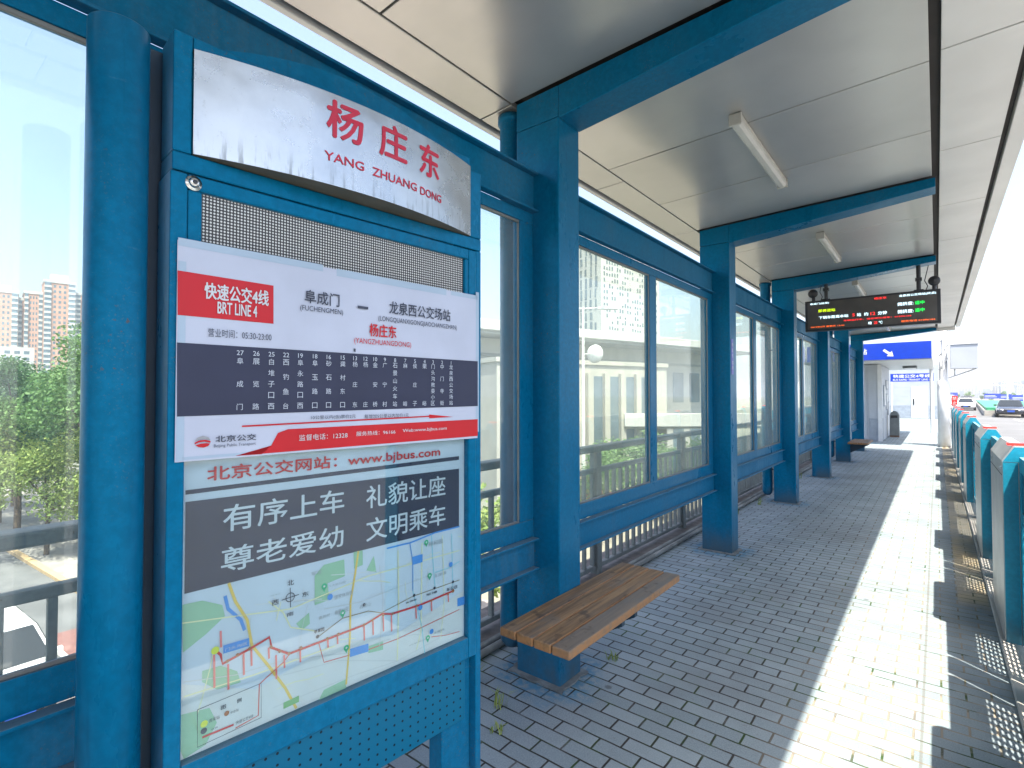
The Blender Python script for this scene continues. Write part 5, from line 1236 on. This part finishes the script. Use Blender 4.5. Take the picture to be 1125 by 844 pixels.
G2 = 'shrubs below the shelter windows'
sh = make_tree('shrub', 'green bushy tree seen through the left pane of the second bay', 'shrub', 4.6, 2.2, M['leaf'], 5000, 0.09, 41, G2); sh.location = (-12.9, 25.6, GZ)
for x, y, s, l_ in ((-12.0, 21.0, .82, 'lower bush at the left of the second bay window'), (-13.4, 30.5, .85, 'bush behind the window mullion of the second bay'), (-10.6, 27.5, .80, 'bush in the right pane of the second bay'), (-11.5, 34.0, .9, 'far bush by the white parapet')):
    copy_tree(sh, (x, y, GZ), l_, random.uniform(0, 6), (s, s, s))
yb_ = make_tree('shrub', 'yellow-green bush low behind the pane next to the information board', 'shrub', 4.2, 1.5, M['leaf2'], 2600, 0.10, 47, G2); yb_.location = (-9.6, 10.4, GZ)
G3 = 'trees beside the distant highway'
for i, (p_, x, y, s, l_) in enumerate(((1, 38.3, 330, 0.48, 'dark tree clump on the highway verge behind the dark sedan'), (0, 44.6, 330, 0.50, 'broad tree at the right picture edge beyond the highway'), (1, 26.3, 330, 0.36, 'small tree left of the clump behind the dark sedan'), (2, 19.6, 330, 0.40, 'pale windblown tree beyond the median'),
                                   (0, 26.8, 330, 0.50, 'tree behind the blue road signs'), (1, 37.7, 330, 0.58, 'dark tree far right on the verge'), (0, 2.6, 330, 0.58, 'distant tree just right of the white column'), (1, 7.0, 345, 0.58, 'distant tree above the traffic queue, second from the column'),
                                   (0, 12.5, 350, 0.58, 'distant tree above the traffic queue, third from the column'), (1, 18.0, 345, 0.58, 'distant tree above the traffic queue, fourth from the column'), (0, 25.0, 340, 0.58, 'distant tree between the road signs'), (1, 31.0, 320, 0.58, 'distant tree in the right background'), (0, 41.7, 330, 0.54, 'tree at the far right of the verge'))):
    t_ = copy_tree(proto[p_], (x, y, -2.2), l_, random.uniform(0, 6), (s, s, s)); t_['group'] = G3

# ------------------------------------------------------------------ buildings on the left
def facade(mb, x0, x1, y, z0, z1, nx, nz, mat, fx=0.6, fz=0.55, rnd=None, dep=0.06):
    dx = (x1 - x0) / nx; dz = (z1 - z0) / nz
    for i in range(nx):
        for j in range(nz):
            if rnd and rnd.random() < 0.16: continue
            w = dx * fx * (rnd.uniform(.5, 1.2) if rnd else 1); h_ = dz * fz * (rnd.uniform(.7, 1.5) if rnd else 1)
            cx_ = x0 + dx * (i + .5) + (rnd.uniform(-.1, .1) * dx if rnd else 0); cz_ = z0 + dz * (j + .5)
            mb.box(cx_ - w / 2, y - dep, cz_ - min(h_, dz * .94) / 2, cx_ + w / 2, y + dep, cz_ + min(h_, dz * .94) / 2, mat)
BRICK = plain('orange_brick', (0.44, 0.25, 0.18), 0.85, var=0.12, scale=0.4)
PALE = plain('pale_render', (0.42, 0.42, 0.40), 0.8, var=0.08, scale=0.2)
WHITE = plain('white_cladding', (0.46, 0.47, 0.465), 0.6, var=0.05, scale=0.1)
BEIGE = plain('beige_stone', (0.36, 0.355, 0.32), 0.8, var=0.08, scale=0.4)
SOFF = plain('grey_soffit', (0.27, 0.28, 0.275), 0.8, var=0.08, scale=0.3)
def res_tower(loc, rz, label, parts, zt):
    t = thing('apartment_tower', label, 'apartment block', loc, rz, 'brick apartment towers beyond the trees')
    wl_, bl, wn_ = MB(), MB(), MB()
    for x0, x1, y0, top, rf_ in parts:
        wl_.box(x0, y0, GZ, x1, y0 + 16, top, BRICK)
        wl_.box(x0 - .3, y0 - .3, top, x1 + .3, y0 + 16.3, top + 1.6, PALE)
        nz = int((top + 5) / 3.0)
        w = x1 - x0
        # white balcony columns at the edges and the centre, windows between
        for c_, bw in ((x0 + w * .12, w * .22), (x1 - w * .12, w * .22)):
            for j in range(nz):
                z = GZ + j * (top - GZ) / nz
                bl.box(c_ - bw / 2, y0 - 1.2, z, c_ + bw / 2, y0 - 0.01, z + 1.25, PALE)
                wn_.box(c_ - bw / 2 + .1, y0 - 1.0, z + 1.252, c_ + bw / 2 - .1, y0 - 0.02, z + (top - GZ) / nz - .05, M['winglass'])
        facade(wn_, x0 + w * .26, x1 - w * .26, y0, GZ + 3, top - .5, 3, nz - 1, M['winglass'], .5, .5)
    for x0, x1, y0, top, rf_ in parts:
        if rf_:
            wl_.box(x0 + 3, y0 + 3, top + 1.6, x1 - 3, y0 + 12, top + 1.6 + rf_, PALE)
    wl_.build('wall', t); bl.build('balconies', t); o = wn_.build('windows', t)
    return t
def faceto(x, y): return math.atan2(-x, y)      # local -Y looks at the camera
fx_ = faceto(-395, 64)
res_tower((-397, 65, 0), fx_ + R(4), 'orange brick apartment tower with white balconies, taller, beside the round pole', [(-1, 13, 0, 67, 4), (13, 25, 4, 62, 0), (-9, -1, 5, 60, 0)], 70)
res_tower((-402, 51, 0), fx_ + R(2), 'orange brick apartment tower with white balconies at the left picture edge', [(-9, 3, 0, 59, 3), (3, 10, 4, 56, 0)], 70)
t = thing('apartment_block', 'white apartment block far left, low behind the trees', 'apartment block', (-330, 36, 0), faceto(-330, 36))
h = MB(); h.box(-14, 0, GZ, 14, 14, 24, PALE); h.build('wall', t)
h = MB(); facade(h, -13, 13, 0, GZ + 2, 23, 8, 9, M['winglass'], .6, .5); h.build('windows', t)

# white office tower with scattered windows
OT = thing('office_tower', 'tall white office tower with scattered narrow windows behind the second bay', 'office tower', (-59.15, 105.4, 0), R(-16 - 45 + 90))
o_rz = math.atan2(-0.27, -0.96)
OT.rotation_euler = (0, 0, R(-16))
h = MB(); h.box(-19.5, 0, GZ, 0, 20, 40.0, WHITE); h.box(-17, 3, 40.0, -3, 17, 41.5, WHITE); h.build('wall', OT)
rnd = random.Random(5)
h = MB(); facade(h, -19, -0.8, 0, GZ + 8, 39.5, 11, 14, M['winglass'], .42, .8, rnd, 0.1); h.build('front_windows', OT)
h = MB()
for i in range(22):
    for j in range(27):
        if rnd.random() < .42: continue
        y = .8 + i * .86; z = GZ + 8 + j * 1.37
        h.box(-.1, y, z, .06, y + .42, z + rnd.uniform(.4, 1.0), M['winglass'])
h.build('side_windows', OT)

# low white-roofed station hall facing the line
bx, by = -26.85, 29.6
ang = math.atan2(59.1 - 29.6, -19.02 + 26.85)
HB = thing('station_hall', 'low pale hall with a broad white overhanging roof opposite the shelter', 'building', (bx, by, 0), ang)
# local x along the facade, local -y towards the tracks
h = MB(); h.box(-5, 2.6, GZ, 36, 20, 6.3, PALE); h.build('wall', HB)
h = MB(); h.box(-6.5, -0.6, 6.55, 38, 22, 7.3, WHITE); ro = h.build('roof', HB, bevel=0.05)
h = MB(); h.box(-6.0, -0.2, 6.305, 37.5, 21.6, 6.548, SOFF); h.build('soffit', HB)
h = MB(); facade(h, -4, 35, 2.6, 0.2, 4.6, 13, 1, M['winglass'], .62, .75, None, .05); facade(h, -4, 35, 2.6, GZ + .4, -.8, 13, 1, M['winglass'], .62, .75, None, .05); h.build('windows', HB)
h = MB(); h.box(-4.9, 2.45, 4.8, 35.9, 2.595, 5.05, SOFF); h.box(-4.9, 2.4, -.6, 35.9, 2.595, 0.0, WHITE); h.build('bands', HB)
EBK = thing('entrance_block', 'beige stone entrance block with tall pillars in front of the white-roofed hall', 'building', (-19.5, 30.8, 0), ang - R(6))
h = MB(); h.box(-6.0, 0, GZ, 9, 9, 3.7, BEIGE); h.box(-6.1, -.1, 3.701, 9.1, 9.1, 4.0, BEIGE); h.build('wall', EBK)
h = MB()
for i in range(4):
    x = 1.6 + i * 1.5
    h.box(x, -.06, -2.4, x + 1.0, .06, 2.9, M['winglass'])
h.build('windows', EBK)
h = MB()
for i in range(5):
    x = 1.1 + i * 1.5
    h.box(x - .05, -.35, -2.6, x + .42, -.065, 3.1, BEIGE)
h.build('pillars', EBK)
PP = thing('parapet_ramp', 'white concrete ramp parapet crossing below the second bay window', 'ramp', (-14.5, 37.2, 0), math.atan2(4, 4.7))
h = MB(); h.box(-4.0, 0, -.72, 8, .35, .22, WHITE); h.box(-4.0, 0.36, -.9, 8, 5, -.6, M['concrete']); h.build('deck', PP, bevel=.02)
h = MB()
for x in (-3, 3.2, 7.4): h.box(x, 1.5, GZ, x + .7, 3, -.902, M['concrete'])
h.build('pier', PP)
LP_ = thing('street_lamp', 'tall white twin-arm street lamp with round dish behind the second bay', 'street lamp', (-15.66, 25.8, GZ))
h = MB(); h.tube((0, 0, 0), (0, 0, 11.6), .11, M['white'], .07, 12); h.build('pole', LP_)
da = R(38)
ax_ = Vector((math.cos(da), math.sin(da), 0))
for s in (-1, 1):
    h = MB(); h.tube((0, 0, 11.5), ax_ * s * 1.0 + Vector((0, 0, 11.55)), .04, M['white'], n=8); h.hexa([tuple(ax_ * s * a_ + Vector((-ax_.y, ax_.x, 0)) * b_ + Vector((0, 0, z_))) for z_ in (11.45, 11.6) for b_ in (-.2, .2) for a_ in (.8, 2.0)], M['zinc']); h.build('lamp_arm', LP_)
h = MB(); h.lathe([(0.001, -.12), (.3, -.1), (.52, 0.02), (.53, .05), (.3, -.05), (.001, -.07)], (0.75 * ax_.x, .75 * ax_.y - .2, 8.9), M['white'], 24, 'Y'); h.tube((0, 0, 8.9), (0.75 * ax_.x, .75 * ax_.y - .2, 8.9), .03, M['white'], n=8); h.build('dish', LP_)
# cars parked on the forecourt below
fc = [('white', 'sedan', -9.5, 41, 60, 'white car parked by the ramp, seen in the third bay'), ('red', 'sedan', -16.6, 27.6, 75, 'red car parked in front of the beige entrance block'), ('white', 'suv', -17.4, 24.2, 70, 'white off-roader parked left of the red car on the forecourt'),
      ('silver', 'sedan', -8.0, 47, 60, 'silver car parked beyond the ramp, seen in the fourth bay')]
for c_, kd, x, y, a_, l_ in fc:
    make_car(l_, CAR[c_], (x, y, GZ), R(a_), kd, 'cars parked on the forecourt')
TB = thing('site_fence', 'teal sheet metal site fence beside the line beyond the third bay', 'fence', (-4.5, 26, 0))
h = MB(); h.box(-4.6, 20.5, -1.4, -4.5, 48, 1.0, M['teal']); h.box(-4.62, 20.5, 1.001, -4.48, 48, 1.06, M['zinc']); h.build('sheet', TB, TB.location)
h = MB()
for i in range(10): h.box(-4.7, 21 + i * 2.9, GZ, -4.605, 21.1 + i * 2.9, 1.0, M['zinc'])
h.build('posts', TB, TB.location)
OB = thing('brick_house', 'orange flat-roofed building far off in the third bay window', 'building', (-62, 150, 0), R(30))
h = MB(); h.box(-6, 0, GZ, 6, 10, 9.5, BRICK); h.build('wall', OB)
h = MB(); facade(h, -5.5, 5.5, 0, GZ + 1, 9, 5, 4, M['winglass']); h.build('windows', OB)
PB = thing('white_block', 'white flat-roofed block left of the orange building', 'building', (-84, 160, 0), R(30))
h = MB(); h.box(-10, 0, GZ, 12, 12, 6.5, WHITE); h.build('wall', PB)
h = MB(); facade(h, -9, 11, 0, GZ + 1, 6, 8, 3, M['winglass']); h.build('windows', PB)

# ------------------------------------------------------------------ the far right: median, signs, lamps, pylons, skyline
MD = thing('median_barrier', 'green planted median barrier on a grey concrete base behind the dark sedan', 'barrier', (6, 66, -.3))
h = MB()
h.prism([(3.25, 63), (10.9, 63), (12.2, 150), (6.4, 150)], 'Z', -.30, .18, M['concrete']); h.build('base', MD, MD.location, .05)
h = MB(); h.prism([(3.4, 63.2), (10.7, 63.2), (12.0, 149), (6.5, 149)], 'Z', .181, .42, M['greenfence']); h.build('green_panel', MD, MD.location, .05)
def road_sign(x, y, w, z0, z1, label):
    t = thing('road_sign', label, 'road sign', (x, y, -.3), 0, 'blue road signs over the distant highway')
    h_ = MB(); h_.box(-w / 2, 0, z0 + .3, w / 2, .1, z1 + .3, M['signblue']); h_.build('panel', t)
    h_ = MB(); h_.box(-w / 2 + .1, -.01, z0 + .3 + (z1 - z0) * .55, w / 2 - .1 - w * .3, -.002, z0 + .3 + (z1 - z0) * .65, M['white']); h_.box(-w / 2 + .1, -.01, z0 + .3 + (z1 - z0) * .3, w / 2 - .1 - w * .2, -.002, z0 + .3 + (z1 - z0) * .4, M['white']); h_.build('lettering', t)
    h_ = MB(); h_.tube((0, .15, 0), (0, .15, z1 + .2), .1, M['zinc'], n=8); h_.build('post', t)
for q in ((12.2, 200, 3.4, -.1 + .6, 1.6 + .3, 'blue road sign above the traffic queue, left of the others'), (15.2, 205, 2.6, .4, 1.7, 'blue road sign between the other two signs'), (13.6, 150, 3.0, .3, 1.5, 'blue road sign just above the dark sedan'), (4.6, 300, 5, .8, 2.6, 'distant blue road sign beside the white column')):
    road_sign(*q)
def lamp(x, y, hgt, label):
    t = thing('street_lamp', label, 'street lamp', (x, y, -.3), 0, 'street lamps along the distant highway')
    h_ = MB(); h_.tube((0, 0, 0), (0, 0, hgt), .11, M['white'], .06, 8); h_.build('pole', t)
    h_ = MB(); h_.tube((0, 0, hgt), (-1.6, 0, hgt + .3), .05, M['white'], n=6); h_.box(-2.2, -.12, hgt + .24, -1.5, .12, hgt + .36, M['white']); h_.build('lamp_arm', t)
for x, y, hh, l_ in ((9.0, 118, 3.2, 'white lamp post just left of the dark sedan'), (12.5, 135, 3.6, 'white lamp post above the dark sedan'), (17.5, 160, 4.4, 'white lamp post near the right edge'), (16, 240, 8, 'thin distant lamp post above the queue')):
    lamp(x, y, hh, l_)
def pylon(x, y, hgt, label):
    t = thing('power_pylon', label, 'pylon', (x, y, -5), R(20), 'lattice power pylons on the horizon')
    h_ = MB(); b_ = hgt * .10
    H = lambda z: b_ * (1 - .86 * z / hgt)
    for sx in (-1, 1):
        for sy in (-1, 1): h_.tube((sx * b_, sy * b_, 0), (sx * H(hgt), sy * H(hgt), hgt), hgt * .006, M['zinc'], n=5)
    for i in range(9):
        z0, z1 = hgt * i / 9, hgt * (i + 1) / 9
        for sy in (-1, 1):
            h_.tube((-H(z0), sy * H(z0), z0), (H(z1), sy * H(z1), z1), hgt * .0035, M['zinc'], n=4); h_.tube((H(z0), sy * H(z0), z0), (-H(z1), sy * H(z1), z1), hgt * .0035, M['zinc'], n=4)
    h_.build('tower', t)
    h_ = MB()
    for z, w in ((.72, .24), (.84, .20), (.95, .15)): h_.prism([(-w * hgt, z * hgt + hgt * .012), (0, z * hgt), (w * hgt, z * hgt + hgt * .012), (0, z * hgt + hgt * .03)], 'Y', -.8, .8, M['zinc'])
    h_.build('cross_arms', t)
pylon(84.6, 1096, 56, 'tallest lattice power pylon, above the dark sedan'); pylon(50.9, 1070, 34, 'small lattice power pylon, left above the traffic queue'); pylon(97, 1110, 43, 'lattice power pylon close right of the tallest one')
SKY = [plain('far_tower_%s' % a_, c_, 0.8, var=.1, scale=.02) for a_, c_ in (('pale', (.26, .29, .32)), ('blue', (.16, .20, .25)), ('warm', (.28, .26, .25)))]
rnd = random.Random(3)
x = 22.0
for i in range(13):
    w = rnd.uniform(12, 24); hgt = rnd.uniform(14, 30)
    t = thing('far_building', '%s hazy high-rise on the skyline, %s from the white column' % (('pale', 'blue-grey', 'beige')[i % 3], ORD[i] if i < 12 else 'last'), 'high-rise', (x, 1250 + rnd.uniform(-60, 60), -5), R(rnd.uniform(-20, 20)), 'high-rises on the hazy skyline')
    h = MB(); h.box(-w / 2, 0, 0, w / 2, 15, hgt, SKY[i % 3]); h.box(-w / 4, 3, hgt, w / 4, 12, hgt + 3, SKY[i % 3]); h.build('wall', t)
    h = MB(); facade(h, -w / 2 + 1, w / 2 - 1, 0, 3, hgt - 1, 5, 7, M['winglass'], .5, .5, None, .1); h.build('windows', t)
    x += w * .62 + rnd.uniform(0, 4)

# ------------------------------------------------------------------ thin city haze
hz = bpy.data.materials.new('city_haze')
hz.use_nodes = True
hz.node_tree.nodes.clear()
ho_ = hz.node_tree.nodes.new('ShaderNodeOutputMaterial')
pv = hz.node_tree.nodes.new('ShaderNodeVolumePrincipled')
pv.inputs['Color'].default_value = (0.86, 0.92, 1.0, 1)
pv.inputs['Density'].default_value = 0.00042
pv.inputs['Anisotropy'].default_value = 0.2
hz.node_tree.links.new(pv.outputs[0], ho_.inputs['Volume'])
h = MB(); h.box(-6050, -6050, GZ - 2.2, 6050, 6050, 85, hz)
o = h.build('haze'); o['kind'] = 'stuff'; o['label'] = 'thin pale city haze over the whole scene'
